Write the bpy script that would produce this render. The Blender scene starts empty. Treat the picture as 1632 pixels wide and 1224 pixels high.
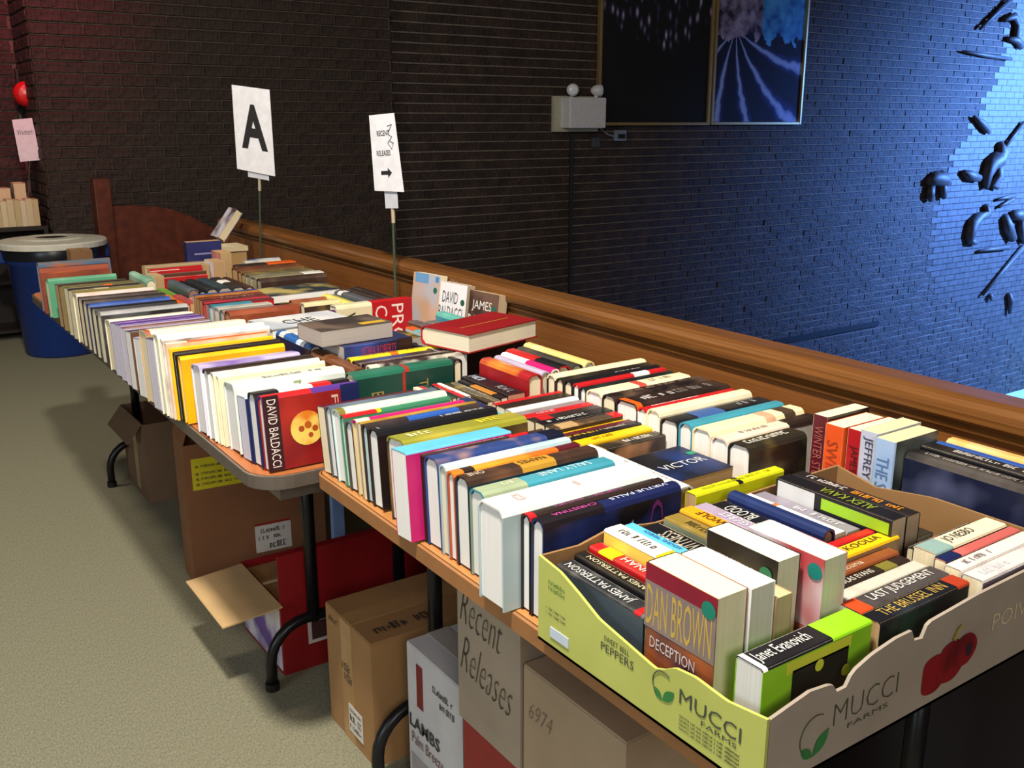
import bpy, bmesh, math, random
from mathutils import Vector, Matrix
random.seed(7)
SC = bpy.context.scene
COL = SC.collection

# ------------------------------------------------------------------ camera
FPX, CX, CY = 1540.0, 816.0, 612.0
CAM_H, YAW, PITCH = 1.39, math.radians(34.5), math.atan(417 / 1540)
FWD = Vector((math.sin(YAW) * math.cos(PITCH), math.cos(YAW) * math.cos(PITCH), -math.sin(PITCH)))
RGT = Vector((math.cos(YAW), -math.sin(YAW), 0))
UPV = RGT.cross(FWD)
CAM0 = Vector((0, 0, CAM_H))
cam = bpy.data.cameras.new('camera')
cam.sensor_width = 36.0
cam.lens = 36.0 * FPX / 1632.0
cam.clip_start = 0.02
camo = bpy.data.objects.new('camera', cam)
COL.objects.link(camo)
camo.matrix_world = Matrix((( RGT.x, UPV.x, -FWD.x, 0), (RGT.y, UPV.y, -FWD.y, 0), (RGT.z, UPV.z, -FWD.z, CAM_H), (0, 0, 0, 1)))
SC.camera = camo

# ------------------------------------------------------------------ world, lights, exposure
wd = bpy.data.worlds.new('world'); SC.world = wd; wd.use_nodes = True
wd.node_tree.nodes['Background'].inputs[0].default_value = (1.0, 0.86, 0.72, 1)
wd.node_tree.nodes['Background'].inputs[1].default_value = 0.05

def light(name, kind, loc, target, power, colr, size=0.2, angle=None, blend=0.5):
    l = bpy.data.lights.new(name, kind); l.energy = power; l.color = colr
    if kind == 'AREA':
        l.shape = 'DISK'; l.size = size
    else:
        l.shadow_soft_size = size
    if kind == 'SPOT':
        l.spot_size = math.radians(angle); l.spot_blend = blend
    o = bpy.data.objects.new(name, l); COL.objects.link(o); o.location = loc
    o.rotation_euler = (Vector(target) - Vector(loc)).to_track_quat('-Z', 'Y').to_euler()
    return o
# ceiling lamp above the photographer, a second one farther down the gallery, daylight from the aisle side
light('ceiling_downlight', 'AREA', (0.15, 0.75, 3.3), (0.95, 2.0, 0.7), 145, (1.0, 0.91, 0.78), 0.22)
light('ceiling_downlight_far', 'AREA', (-0.2, 4.2, 3.4), (0.6, 4.3, 0.0), 42, (1.0, 0.84, 0.64), 0.35)
light('window_daylight', 'AREA', (-3.4, 0.4, 1.9), (1.0, 1.4, 0.8), 55, (0.80, 0.90, 1.0), 1.6)
light('fill_light_behind', 'AREA', (-0.9, -2.4, 2.6), (0.8, 1.5, 0.6), 55, (1.0, 0.94, 0.86), 1.4)  # added frontal fill behind the camera, not a known lamp of the room
light('stage_spot_blue', 'SPOT', (16.4, 2.6, 2.4), (14.2, 7.15, 0.7), 23000, (0.115, 0.31, 1.0), 0.12, 84, 1.0)
light('stage_spot_cyan', 'SPOT', (14.8, 5.2, 3.0), (14.9, 6.6, -2.6), 1500, (0.15, 0.75, 1.0), 0.15, 40, 0.7)
light('added_red_spot', 'SPOT', (0.7, 5.5, 3.9), (0.9, 7.1, 2.6), 330, (1.0, 0.05, 0.16), 0.1, 58, 1.0)  # made-up red spot tinting the upper left bricks; no exit lamp is known
VS = SC.view_settings
VS.view_transform = 'Standard'; VS.look = 'None'; VS.gamma = 1.0; VS.use_curve_mapping = False
VS.exposure = 0.0

# ------------------------------------------------------------------ pixel helpers (pixel of the 1632x1224 frame -> point on a known plane)
def ray(x, y): return FWD * FPX + RGT * (x - CX) - UPV * (y - CY)
def atz(x, y, z): r = ray(x, y); return CAM0 + r * ((z - CAM_H) / r.z)
def aty(x, y, Y): r = ray(x, y); return CAM0 + r * (Y / r.y)
def atx(x, y, X): r = ray(x, y); return CAM0 + r * (X / r.x)

# ------------------------------------------------------------------ materials
def lin(h):
    h = h.lstrip('#'); out = []
    for i in (0, 2, 4):
        c = int(h[i:i + 2], 16) / 255
        out.append(c / 12.92 if c <= 0.04045 else ((c + 0.055) / 1.055) ** 2.4)
    return tuple(out) + (1,)
PAL = dict(W='#efeeea', CR='#ece0bf', BK='#15141a', DB='#2b1f1b', BR='#5c3c2a', MA='#561822', RD='#bb1c22', OR='#dc5c1a',
           YE='#f2c012', LY='#dfe21a', GR='#3b7d5c', DG='#11453a', SG='#9aa98a', TE='#3f93a8', LT='#bdd6d8', NV='#182150',
           BL='#2a56a8', SB='#5cb8e2', LI='#b6abc6', PU='#543089', PK='#c3196b', GY='#8b8782', SL='#47525c', OL='#7a7230',
           TA='#b8976a', GO='#b8892f', CO='#a9553a', LM='#8fd01e', PB='#a9c2e0', DG2='#2a2c2c', PI='#d99aa0', KH='#a8a084')
def C(k): return lin(PAL.get(k, k))
MATS = {}
def newmat(name):
    m = bpy.data.materials.new(name); m.use_nodes = True
    nt = m.node_tree; b = nt.nodes['Principled BSDF']
    return m, nt, b
def link(nt, a, ai, b, bi): nt.links.new(a.outputs[ai], b.inputs[bi])
def noise_mix(nt, b, c1, c2, scale, detail=3, lo=0.35, hi=0.65, coord='Object', vscale=(1, 1, 1)):
    tc = nt.nodes.new('ShaderNodeTexCoord'); mp = nt.nodes.new('ShaderNodeMapping'); mp.inputs['Scale'].default_value = vscale
    nz = nt.nodes.new('ShaderNodeTexNoise'); nz.inputs['Scale'].default_value = scale; nz.inputs['Detail'].default_value = detail
    cr = nt.nodes.new('ShaderNodeValToRGB'); cr.color_ramp.elements[0].position = lo; cr.color_ramp.elements[1].position = hi
    cr.color_ramp.elements[0].color = c1; cr.color_ramp.elements[1].color = c2
    link(nt, tc, coord, mp, 0); link(nt, mp, 0, nz, 0); link(nt, nz, 0, cr, 0); link(nt, cr, 0, b, 'Base Color')
    return nz
def bump(nt, b, src, strength=0.3, dist=0.01):
    bp = nt.nodes.new('ShaderNodeBump'); bp.inputs['Strength'].default_value = strength; bp.inputs['Distance'].default_value = dist
    nt.links.new(src.outputs[0], bp.inputs['Height']); link(nt, bp, 0, b, 'Normal')
def shade(c, k): return (min(1, c[0] * k), min(1, c[1] * k), min(1, c[2] * k), 1)
def cover(c1, c2=None, scale=14, rough=0.38):
    key = ('cov', c1, c2, scale, rough)
    if key not in MATS:
        m, nt, b = newmat('cover_' + str(len(MATS)))
        a = C(c1); e = C(c2) if c2 else shade(a, 0.88)
        noise_mix(nt, b, a, e, scale, 2, 0.42, 0.62)
        b.inputs['Roughness'].default_value = rough
        MATS[key] = m
    return MATS[key]
def flat(c, rough=0.55, metal=0.0):
    key = ('flat', c, rough, metal)
    if key not in MATS:
        m, nt, b = newmat('plain_' + str(len(MATS)))
        a = C(c)
        noise_mix(nt, b, a, shade(a, 0.9), 30, 2)
        b.inputs['Roughness'].default_value = rough; b.inputs['Metallic'].default_value = metal
        MATS[key] = m
    return MATS[key]
def pages(c):
    key = ('pg', c)
    if key not in MATS:
        m, nt, b = newmat('pages_' + str(len(MATS)))
        a = C(c)
        nz = noise_mix(nt, b, shade(a, 0.86), a, 1, 3, 0.3, 0.6, vscale=(4, 900, 4))
        b.inputs['Roughness'].default_value = 0.85
        MATS[key] = m
    return MATS[key]
def wood(name, c1, c2, vscale, rough=0.35, sc=3):
    m, nt, b = newmat(name)
    nz = noise_mix(nt, b, C(c1), C(c2), sc, 5, 0.3, 0.7, vscale=vscale)
    b.inputs['Roughness'].default_value = rough
    bump(nt, b, nz, 0.08, 0.003)
    return m
def cardboard(c, c2=None):
    key = ('card', c)
    if key not in MATS:
        m, nt, b = newmat('cardboard_' + str(len(MATS)))
        a = C(c)
        nz = noise_mix(nt, b, a, C(c2) if c2 else shade(a, 0.82), 9, 4, 0.3, 0.75)
        b.inputs['Roughness'].default_value = 0.8
        bump(nt, b, nz, 0.05, 0.004)
        MATS[key] = m
    return MATS[key]
INK = flat('#1d1c1e', 0.7)

# ------------------------------------------------------------------ mesh helpers
class MB:
    def __init__(s): s.v = []; s.f = []; s.m = []
    def quad(s, a, b, c, d, mi=0):
        n = len(s.v); s.v += [a, b, c, d]; s.f.append((n, n + 1, n + 2, n + 3)); s.m.append(mi)
    def box(s, x0, x1, y0, y1, z0, z1, mi=0):
        n = len(s.v)
        s.v += [(x0, y0, z0), (x1, y0, z0), (x1, y1, z0), (x0, y1, z0), (x0, y0, z1), (x1, y0, z1), (x1, y1, z1), (x0, y1, z1)]
        for f in ((0, 3, 2, 1), (4, 5, 6, 7), (0, 1, 5, 4), (1, 2, 6, 5), (2, 3, 7, 6), (3, 0, 4, 7)):
            s.f.append(tuple(n + i for i in f)); s.m.append(mi)
    def prism(s, pts, fn, mi=0):
        """closed polygon pts (u,v); fn(u,v,t) -> xyz for t in 0,1"""
        n = len(s.v); k = len(pts)
        for t in (0, 1): s.v += [fn(u, v, t) for u, v in pts]
        s.f.append(tuple(range(n, n + k))[::-1]); s.m.append(mi)
        s.f.append(tuple(range(n + k, n + 2 * k))); s.m.append(mi)
        for i in range(k):
            j = (i + 1) % k
            s.f.append((n + i, n + j, n + k + j, n + k + i)); s.m.append(mi)
    def tube(s, path, r, seg=10, mi=0, cap=True):
        path = [Vector(p) for p in path]; rings = []
        up = None
        for i, p in enumerate(path):
            d = (path[min(i + 1, len(path) - 1)] - path[max(i - 1, 0)]).normalized()
            if up is None: up = Vector((0, 0, 1)) if abs(d.z) < 0.9 else Vector((1, 0, 0))
            a = d.cross(up).normalized(); up = a.cross(d).normalized()
            rr = r[i] if isinstance(r, (list, tuple)) else r
            n = len(s.v)
            for k in range(seg):
                t = 2 * math.pi * k / seg
                s.v.append(tuple(p + (a * math.cos(t) + up * math.sin(t)) * rr))
            rings.append(n)
        for q in range(len(rings) - 1):
            for k in range(seg):
                k2 = (k + 1) % seg
                s.f.append((rings[q] + k, rings[q] + k2, rings[q + 1] + k2, rings[q + 1] + k)); s.m.append(mi)
        if cap:
            s.f.append(tuple(rings[0] + k for k in range(seg))[::-1]); s.m.append(mi)
            s.f.append(tuple(rings[-1] + k for k in range(seg))); s.m.append(mi)
    def lathe(s, prof, seg=40, mi=0, c=(0, 0)):
        rings = []
        for r, z in prof:
            n = len(s.v)
            for k in range(seg):
                t = 2 * math.pi * k / seg; s.v.append((c[0] + r * math.cos(t), c[1] + r * math.sin(t), z))
            rings.append(n)
        for q in range(len(rings) - 1):
            for k in range(seg):
                k2 = (k + 1) % seg
                s.f.append((rings[q] + k, rings[q] + k2, rings[q + 1] + k2, rings[q + 1] + k)); s.m.append(mi)
    def build(s, name, mats, parent=None, smooth=False):
        me = bpy.data.meshes.new(name); me.from_pydata(s.v, [], s.f)
        if not isinstance(mats, (list, tuple)): mats = [mats]
        for m in mats: me.materials.append(m)
        for p, mi in zip(me.polygons, s.m): p.material_index = mi; p.use_smooth = smooth
        me.update()
        bm = bmesh.new(); bm.from_mesh(me); bmesh.ops.recalc_face_normals(bm, faces=bm.faces); bm.to_mesh(me); bm.free()
        o = bpy.data.objects.new(name, me); COL.objects.link(o)
        if parent: o.parent = parent
        return o
def bevel(o, w, seg=2):
    m = o.modifiers.new('bevel', 'BEVEL'); m.width = w; m.segments = seg; m.limit_method = 'ANGLE'
    return o
def tag(o, label=None, cat=None, group=None, kind=None):
    if label: o['label'] = label
    if cat: o['category'] = cat
    if group: o['group'] = group
    if kind: o['kind'] = kind
    return o
def thing(name, label, cat, loc=(0, 0, 0), rotz=0, group=None):
    o = bpy.data.objects.new(name, None); COL.objects.link(o); o.empty_display_size = 0.05
    o.location = loc; o.rotation_euler = (0, 0, rotz)
    return tag(o, label, cat, group)
TXT = {}
def text_mesh(body, wt=0.0):
    """lettering as a flat mesh, unit cap height, left aligned at the origin; returns mesh data and width"""
    if (body, wt) in TXT: return TXT[(body, wt)]
    cu = bpy.data.curves.new('t', 'FONT'); cu.body = body; cu.size = 1.0; cu.resolution_u = 2; cu.offset = wt
    o = bpy.data.objects.new('t', cu); COL.objects.link(o)
    dg = bpy.context.evaluated_depsgraph_get(); me = bpy.data.meshes.new_from_object(o.evaluated_get(dg))
    bpy.data.objects.remove(o); bpy.data.curves.remove(cu)
    vs = [v.co.copy() for v in me.vertices]; fs = [tuple(p.vertices) for p in me.polygons]
    bpy.data.meshes.remove(me)
    x0 = min(v.x for v in vs); x1 = max(v.x for v in vs); y0 = min(v.y for v in vs); y1 = max(v.y for v in vs)
    vs = [((v.x - x0) / (x1 - x0), (v.y - y0) / (y1 - y0)) for v in vs]
    TXT[(body, wt)] = (vs, fs, (x1 - x0) / (y1 - y0))
    return TXT[(body, wt)]
def lettering(body, org, rd, ud, w, h, mat, parent, name='title', wt=0.0, shear=0.0):
    """place lettering: org = lower left corner, rd = reading direction * width, ud = up direction * height"""
    vs, fs, asp = text_mesh(body, wt)
    org, rd, ud = Vector(org), Vector(rd).normalized() * w, Vector(ud).normalized() * h
    b = MB(); b.v = [tuple(org + rd * (u + shear * v) + ud * v) for u, v in vs]; b.f = list(fs); b.m = [0] * len(fs)
    me = bpy.data.meshes.new(name); me.from_pydata(b.v, [], b.f); me.materials.append(mat); me.update()
    o = bpy.data.objects.new(name, me); COL.objects.link(o); o.parent = parent
    return o
def strokes(org, rd, ud, w, h, mat, parent, n=None, name='print_lines'):
    """illegible small print: little upright bars along a line"""
    org, rdn, udn = Vector(org), Vector(rd).normalized(), Vector(ud).normalized()
    b = MB(); x = 0; rnd = random.Random(int((w + h) * 1e5) + 3)
    while x < w - h * 0.2:
        k = h * rnd.uniform(0.25, 0.6)
        if rnd.random() < 0.86:
            t = h * 0.16; hh = h * rnd.choice((1, 1, 0.75))
            def q(u0, u1, v0, v1): b.quad(*[tuple(org + rdn * u + udn * v) for u, v in ((u0, v0), (u1, v0), (u1, v1), (u0, v1))])
            q(x, x + t, 0, hh)
            if rnd.random() < 0.7: q(x + t, x + k, hh - t, hh)
            if rnd.random() < 0.6: q(x + t, x + k, 0, t)
            if rnd.random() < 0.5: q(x + k - t, x + k, t, hh - t)
        x += k + h * 0.14
    if not b.v: return None
    o = b.build(name, mat, parent); o['kind'] = 'stuff'; return o
def sub(o, parent): o.parent = parent; return o

ORD = 'zeroth first second third fourth fifth sixth seventh eighth ninth tenth eleventh twelfth thirteenth fourteenth fifteenth sixteenth seventeenth eighteenth nineteenth twentieth twenty-first twenty-second twenty-third twenty-fourth twenty-fifth twenty-sixth twenty-seventh twenty-eighth twenty-ninth thirtieth thirty-first thirty-second thirty-third thirty-fourth thirty-fifth thirty-sixth'.split()

# ------------------------------------------------------------------ setting: floors
m, nt, b = newmat('carpet')
nz = noise_mix(nt, b, C('#6c6b58'), C('#8f8d77'), 260, 5, 0.3, 0.7, vscale=(1, 0.4, 1))
b.inputs['Roughness'].default_value = 0.95; bump(nt, b, nz, 0.25, 0.004)
CARPET = m
f = MB(); f.box(-4.0, 1.62, -2.0, 4.7, -0.25, 0.0); f.box(-4.0, 3.4, 4.7, 7.7, -0.25, 0.0)
tag(f.build('floor', CARPET), kind='structure')
f = MB(); f.box(1.62, 17.0, -3.0, 7.15, -2.66, -2.46)
tag(f.build('floor_nave', flat('#b9c0c4', 0.5)), kind='structure')

# ------------------------------------------------------------------ setting: brick walls
CH, BL_, J = 0.077, 0.222, 0.007          # course height, brick pitch, joint
m, nt, b = newmat('brick')
nz = noise_mix(nt, b, C('#201814'), C('#402f26'), 7, 6, 0.3, 0.72)
b.inputs['Roughness'].default_value = 0.75
n2 = nt.nodes.new('ShaderNodeTexNoise'); n2.inputs['Scale'].default_value = 38; n2.inputs['Detail'].default_value = 6
tc = nt.nodes.new('ShaderNodeTexCoord'); link(nt, tc, 'Object', n2, 0); bump(nt, b, n2, 0.8, 0.022)
BRICK = m
m, nt, b = newmat('mortar'); noise_mix(nt, b, C('#4c423b'), C('#62564d'), 20, 4); b.inputs['Roughness'].default_value = 0.95
MORTAR = m
m, nt, b = newmat('pale_mortar'); noise_mix(nt, b, C('#685f57'), C('#7c7268'), 20, 4); b.inputs['Roughness'].default_value = 0.95
MORTAR2 = m
m, nt, b = newmat('carved_brick'); nz = noise_mix(nt, b, C('#342d2a'), C('#463d39'), 12, 4); b.inputs['Roughness'].default_value = 0.6; bump(nt, b, nz, 0.25, 0.01)
CARVED = m
def brick_geo(mb, x0, x1, z0, z1, y, d, r, cut=0.016):
    """one rough brick, front face at y - d, slightly uneven"""
    a = [r.uniform(-0.004, 0.004) for _ in range(4)]; cx_ = 0.003
    n = len(mb.v)
    mb.v += [(x0, y, z0), (x1, y, z0), (x1, y, z1), (x0, y, z1),
             (x0 + cx_, y - d + a[0], z0 + cut * 0.2), (x1 - cx_, y - d + a[1], z0 + cut * 0.2), (x1 - cx_, y - d + a[2], z1 - cut), (x0 + cx_, y - d + a[3], z1 - cut)]
    for q in ((4, 5, 6, 7), (0, 1, 5, 4), (1, 2, 6, 5), (2, 3, 7, 6), (3, 0, 4, 7)):
        mb.f.append(tuple(n + i for i in q)); mb.m.append(0)
def courses(xa, xb, za, zb):
    k0 = int(math.floor(za / CH)); k1 = int(math.ceil(zb / CH))
    for k in range(k0, k1):
        z0 = k * CH + J / 2; z1 = (k + 1) * CH - J / 2
        off = (k % 2) * BL_ / 2 + (0.02 if k % 5 == 0 else 0)
        i = int(math.floor((xa - off) / BL_))
        while True:
            x0 = off + i * BL_ + 0.0015; x1 = x0 + BL_ - 0.003; i += 1
            if x0 >= xb - 0.02: break
            x0c, x1c = max(x0, xa), min(x1, xb)
            if x1c - x0c > 0.03: yield x0c, x1c, z0, z1
PX0, PX1, PY, RY = 1.137, 3.68, 7.0, 7.15
rb = random.Random(3)
# projecting pier: its bricks in view are separate pieces
w = MB(); w.box(PX0 + 0.004, PX1 - 0.004, PY, 7.9, -0.2, 3.4)
pier = tag(w.build('wall_pier', MORTAR), kind='structure')
protos = []
for k in range(8):
    q = MB(); brick_geo(q, -(BL_ - .006) / 2, (BL_ - .006) / 2, 0, CH - J, 0, 0.014, rb); o = q.build('brick', BRICK); protos.append(o.data)
    bpy.data.objects.remove(o)
rest = MB(); nb = 0
for x0, x1, z0, z1 in courses(PX0, PX1, 0.0, 3.3):
    if 0.66 < z0 < 2.3 and nb < 300:
        full = x1 - x0 > BL_ - 0.016
        if full: me = protos[rb.randrange(8)]
        else:
            q = MB(); brick_geo(q, -(x1 - x0) / 2, (x1 - x0) / 2, 0, CH - J, 0, 0.014, rb); t_ = q.build('brick', BRICK); me = t_.data; bpy.data.objects.remove(t_)
        o = bpy.data.objects.new('brick', me); COL.objects.link(o); o.parent = pier; o.location = ((x0 + x1) / 2, PY, z0); nb += 1
    else:
        brick_geo(rest, x0, x1, z0, z1, PY, 0.014, rb)
o = rest.build('brickwork', BRICK, pier); o['kind'] = 'stuff'
side = MB()
for x0, x1, z0, z1 in courses(0.0, 0.9, 0.0, 3.3):      # left return of the pier, same courses
    brick_geo(side, x0, x1, z0, z1, 0, 0.008, rb)
side.v = [(PX0 + y_ , PY + x_, z_) for x_, y_, z_ in side.v]
o = side.build('brickwork', BRICK, pier); o['kind'] = 'stuff'
# recessed wall left of the pier
w = MB(); w.box(-4.0, PX0, 7.6, 7.75, -0.2, 3.4); wl = tag(w.build('wall_left', MORTAR), kind='structure')
rest = MB()
for a in courses(-1.5, PX0, 0.0, 3.3): brick_geo(rest, *a, 7.6, 0.014, rb)
o = rest.build('brickwork', BRICK, wl); o['kind'] = 'stuff'
# long wall of the nave with the smooth carved field at its right end
def carved_left(z):        # x where the carved field begins at height z
    return 11.6 - 0.25 * math.cos(z * 1.7) + 0.55 * max(0, z - 1.0) - 1.7 * min(0, z + 0.7)
w = MB(); w.box(PX1, 17.0, RY, RY + 0.3, -3.0, 3.6); wr = tag(w.build('wall_nave', MORTAR2), kind='structure')
rest = MB(); sm = MB()
class _Flat:
    def uniform(self, a, b): return rb.uniform(a, b) * 0.25
rc = _Flat()
for x0, x1, z0, z1 in courses(PX1, 16.8, -2.46, 3.5):
    xc = (x0 + x1) / 2
    if xc > carved_left((z0 + z1) / 2): brick_geo(sm, x0 - 0.0013, x1 + 0.0013, z0 - 0.0005, z1 + 0.0005, RY, 0.013, rc, 0.003)
    else:
        brick_geo(rest, x0, x1, z0 + 0.002, z1 - 0.002, RY, 0.010 + rb.uniform(-0.003, 0.004), rb, 0.008)
o = rest.build('brickwork', BRICK, wr); o['kind'] = 'stuff'
o = sm.build('carved_brickwork', CARVED, wr); o['kind'] = 'stuff'

# brick relief sculpture on the nave wall: figures and rays standing out of the brickwork
rel = thing('brick_relief', 'carved brick relief with figures and rays on the blue-lit wall', 'relief', (12.5, RY, 0))
def rp(x, y, d=0.05): p = aty(x, y, RY - d); return (p.x - 12.5, -d, p.z)
def blob_chain(name, chains):
    q = MB()
    for path, r in chains: q.tube([rp(x, y) for x, y in path], r, 8)
    return q.build(name, CARVED, rel, smooth=True)
blob_chain('figure', [([(1478, 290), (1490, 284), (1503, 286), (1514, 293)], [0.04, 0.09, 0.10, 0.03]), ([(1484, 296), (1482, 310), (1484, 320)], [0.05, 0.06, 0.03]), ([(1503, 290), (1503, 305), (1505, 316)], [0.05, 0.05, 0.03]), ([(1498, 276), (1502, 284)], [0.05, 0.07])])
blob_chain('figure', [([(1535, 274), (1546, 280), (1560, 284)], [0.03, 0.07, 0.05]), ([(1594, 228), (1598, 242), (1590, 254), (1578, 262), (1572, 280), (1571, 300)], [0.04, 0.09, 0.12, 0.11, 0.08, 0.04]), ([(1590, 262), (1592, 282), (1580, 296), (1590, 298)], [0.06, 0.07, 0.06, 0.04])])
blob_chain('figure', [([(1571, 327), (1574, 340), (1560, 346), (1550, 356), (1546, 372), (1545, 388)], [0.04, 0.06, 0.07, 0.09, 0.08, 0.04]), ([(1545, 384), (1556, 387)], [0.05, 0.03])])
blob_chain('figure', [([(1601, 344), (1606, 362), (1614, 381)], [0.05, 0.08, 0.06]), ([(1612, 343), (1622, 342), (1632, 346)], [0.06, 0.08, 0.08]), ([(1628, 346), (1628, 372), (1632, 386)], [0.06, 0.06, 0.04])])
blob_chain('bird', [([(1552, 186), (1564, 196), (1572, 206), (1577, 212)], [0.02, 0.05, 0.05, 0.02])])
blob_chain('staff', [([(1534, 82), (1570, 88), (1612, 94)], [0.015, 0.03, 0.02])])
blob_chain('figure', [([(1600, 32), (1616, 26), (1622, 40), (1618, 60)], [0.03, 0.05, 0.05, 0.04]), ([(1606, 62), (1620, 64), (1628, 74)], [0.03, 0.05, 0.05])])
blob_chain('plant', [([(1608, 468), (1611, 480), (1609, 500)], [0.03, 0.05, 0.02])])
blob_chain('plant', [([(1578, 470), (1580, 478)], [0.04, 0.02])])
for a in ([(1562, 46), (1608, 2)], [(1590, 318), (1615, 312)], [(1592, 330), (1614, 318)], [(1566, 470), (1632, 392)], [(1560, 400), (1606, 394)], [(1600, 236), (1632, 196)]):
    blob_chain('ray', [(a, [0.02, 0.035])])
# long raised strip low on the nave wall, coloured black for a groove's shade
q = MB(); p0 = aty(1232, 546, RY); p1 = aty(1398, 514, RY); q.box(p0.x, p1.x, RY - 0.03, RY + 0.0, (p0.z + p1.z) / 2 - 0.03, (p0.z + p1.z) / 2 + 0.03)
tag(q.build('trim_1', flat('#060507', 0.9)), kind='structure')

# ------------------------------------------------------------------ parapet with handrail
WR = wood('rail_wood', '#5c3818', '#7c5026', (60, 1.0, 60), 0.28)
WP = wood('panel_wood', '#704420', '#825228', (60, 1.2, 90), 0.4)
WD = wood('dark_wood', '#4a1e12', '#6a2f1c', (6, 0.8, 6), 0.4)
RE = 4.62
w = MB(); w.box(1.491, 1.58, -1.6, RE - 0.02, 0.0, 0.893)
par = tag(w.build('wall_right', WP), kind='structure')
prof = [(1.57, 0.885), (1.575, 0.945), (1.56, 0.951), (1.50, 0.952), (1.484, 0.948), (1.475, 0.939), (1.472, 0.928), (1.473, 0.916), (1.478, 0.910), (1.488, 0.908), (1.4885, 0.903), (1.4835, 0.900), (1.4835, 0.895), (1.4895, 0.893), (1.52, 0.892)]
for y0, y1 in ((-1.6, 0.42), (0.422, 2.44), (2.442, RE)):
    q = MB(); q.prism(prof, lambda u, v, t, a=y0, b_=y1: (u, a + (b_ - a) * t, v)); q.build('handrail', WR, par)
q = MB(); q.box(1.486, 1.4905, -1.58, RE - 0.11, 0.0, 0.70); q.build('added_dark_panel', flat('#1c1314', 0.85), par)  # near-black panel added to keep the space under the tables dark
q = MB(); q.box(1.482, 1.60, RE - 0.10, RE, 0.0, 0.891); bevel(q.build('end_post', WP, par), 0.006)
# dark wooden partition with a sweeping top in front of the pier
wp = thing('wooden_partition', 'dark red-brown wooden partition with post and sweeping top by the brick pier', 'partition', (1.40, 6.7, 0))
q = MB(); q.box(-0.05, 0.05, -0.06, 0.06, 0.0, 1.045); bevel(q.build('post', WD, wp), 0.006)
pts = [(0.05, 0.0), (1.6, 0.0), (1.6, 0.52)]
for i in range(15):
    t = i / 14; x = 1.25 - t * 1.2
    s = 1 / (1 + math.exp(-((0.62 - x) * 9)))
    pts.append((x, 0.60 + 0.27 * s))
q = MB(); q.prism(pts, lambda u, v, t: (u, -0.03 + 0.06 * t, v)); q.build('panel', WD, wp)

# ------------------------------------------------------------------ folding tables
LEGM = flat('#16171a', 0.35, 0.3)
def table(name, label, x0, x1, y0, y1, mtop, medge, legs, rad=0.07):
    t = thing(name, label, 'table', (x0, y0, 0)); W_, L_ = x1 - x0, y1 - y0
    def outline(o, r):
        pts = []
        for cx, cy, a0 in ((W_ - r, r, -90), (W_ - r, L_ - r, 0), (r, L_ - r, 90), (r, r, 180)):
            for k in range(7):
                a = math.radians(a0 + 15 * k); pts.append((cx + (r + o) * math.cos(a), cy + (r + o) * math.sin(a)))
        return pts
    q = MB(); q.prism(outline(-0.002, rad), lambda u, v, tt: (u, v, 0.716 + 0.024 * tt)); q.build('tabletop', mtop, t)
    q = MB(); P, Q = outline(0.0, rad), outline(0.004, rad)
    for i in range(len(P)):
        j = (i + 1) % len(P)
        q.quad((*Q[i], 0.712), (*Q[j], 0.712), (*Q[j], 0.738), (*Q[i], 0.738)); q.quad((*P[i], 0.712), (*P[j], 0.712), (*Q[j], 0.712), (*Q[i], 0.712)); q.quad((*Q[i], 0.738), (*Q[j], 0.738), (*P[j], 0.7395), (*P[i], 0.7395))
    q.build('edge_band', medge, t)
    q = MB()
    for ya in (0.05, L_ - 0.07): q.box(0.06, W_ - 0.06, ya, ya + 0.02, 0.67, 0.716)
    for xa in (0.06, W_ - 0.08): q.box(xa, xa + 0.02, 0.07, L_ - 0.07, 0.67, 0.716)
    q.build('apron', medge, t)
    for (ly, fx, px) in legs:
        lf = MB(); r = 0.014
        a0, a1 = fx, W_ - fx
        arch = [(a0, ly, 0.002)] + [(a0, ly, 0.05)] + [(a0 + 0.1 * (1 - math.cos(k * math.pi / 12)), ly, 0.07 + 0.1 * math.sin(k * math.pi / 12)) for k in range(7)]
        arch += [(a1 - (p[0] - a0), ly, p[2]) for p in arch[::-1]]
        lf.tube(arch, r, 10); o = lf.build('leg', LEGM, t, smooth=True)
        for xx in (px, W_ - px):
            pp = MB(); pp.tube([(xx, ly, 0.70), (xx, ly, 0.16)], 0.016, 10); pp.build('post', LEGM, o, smooth=True)
        for xx in (a0, a1):
            pp = MB(); pp.tube([(xx, ly, 0.0), (xx, ly, 0.02)], 0.018, 10); pp.build('foot_cap', flat('#0c0c0d'), o)
    return t
T1 = wood('laminate_brown', '#9a5630', '#b5703f', (5, 1, 5), 0.35)
T2 = wood('laminate_oak', '#a8703c', '#bf8850', (5, 1, 5), 0.35)
ZT = 0.7405
table('folding_table', 'brown folding table with grey edge holding the far rows of books', 0.572, 1.37, 1.675, 4.2, T1, flat('#6f655c', 0.4, 0.4), [(0.455, 0.155, 0.275), (2.175, 0.155, 0.275)])
table('folding_table', 'oak-topped folding table under the pepper carton and nearest books', 0.685, 1.455, 0.575, 1.667, T2, flat('#9c6a3e', 0.5), [(1.07, 0.095, 0.245), (0.12, 0.095, 0.245)], 0.03)

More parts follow.
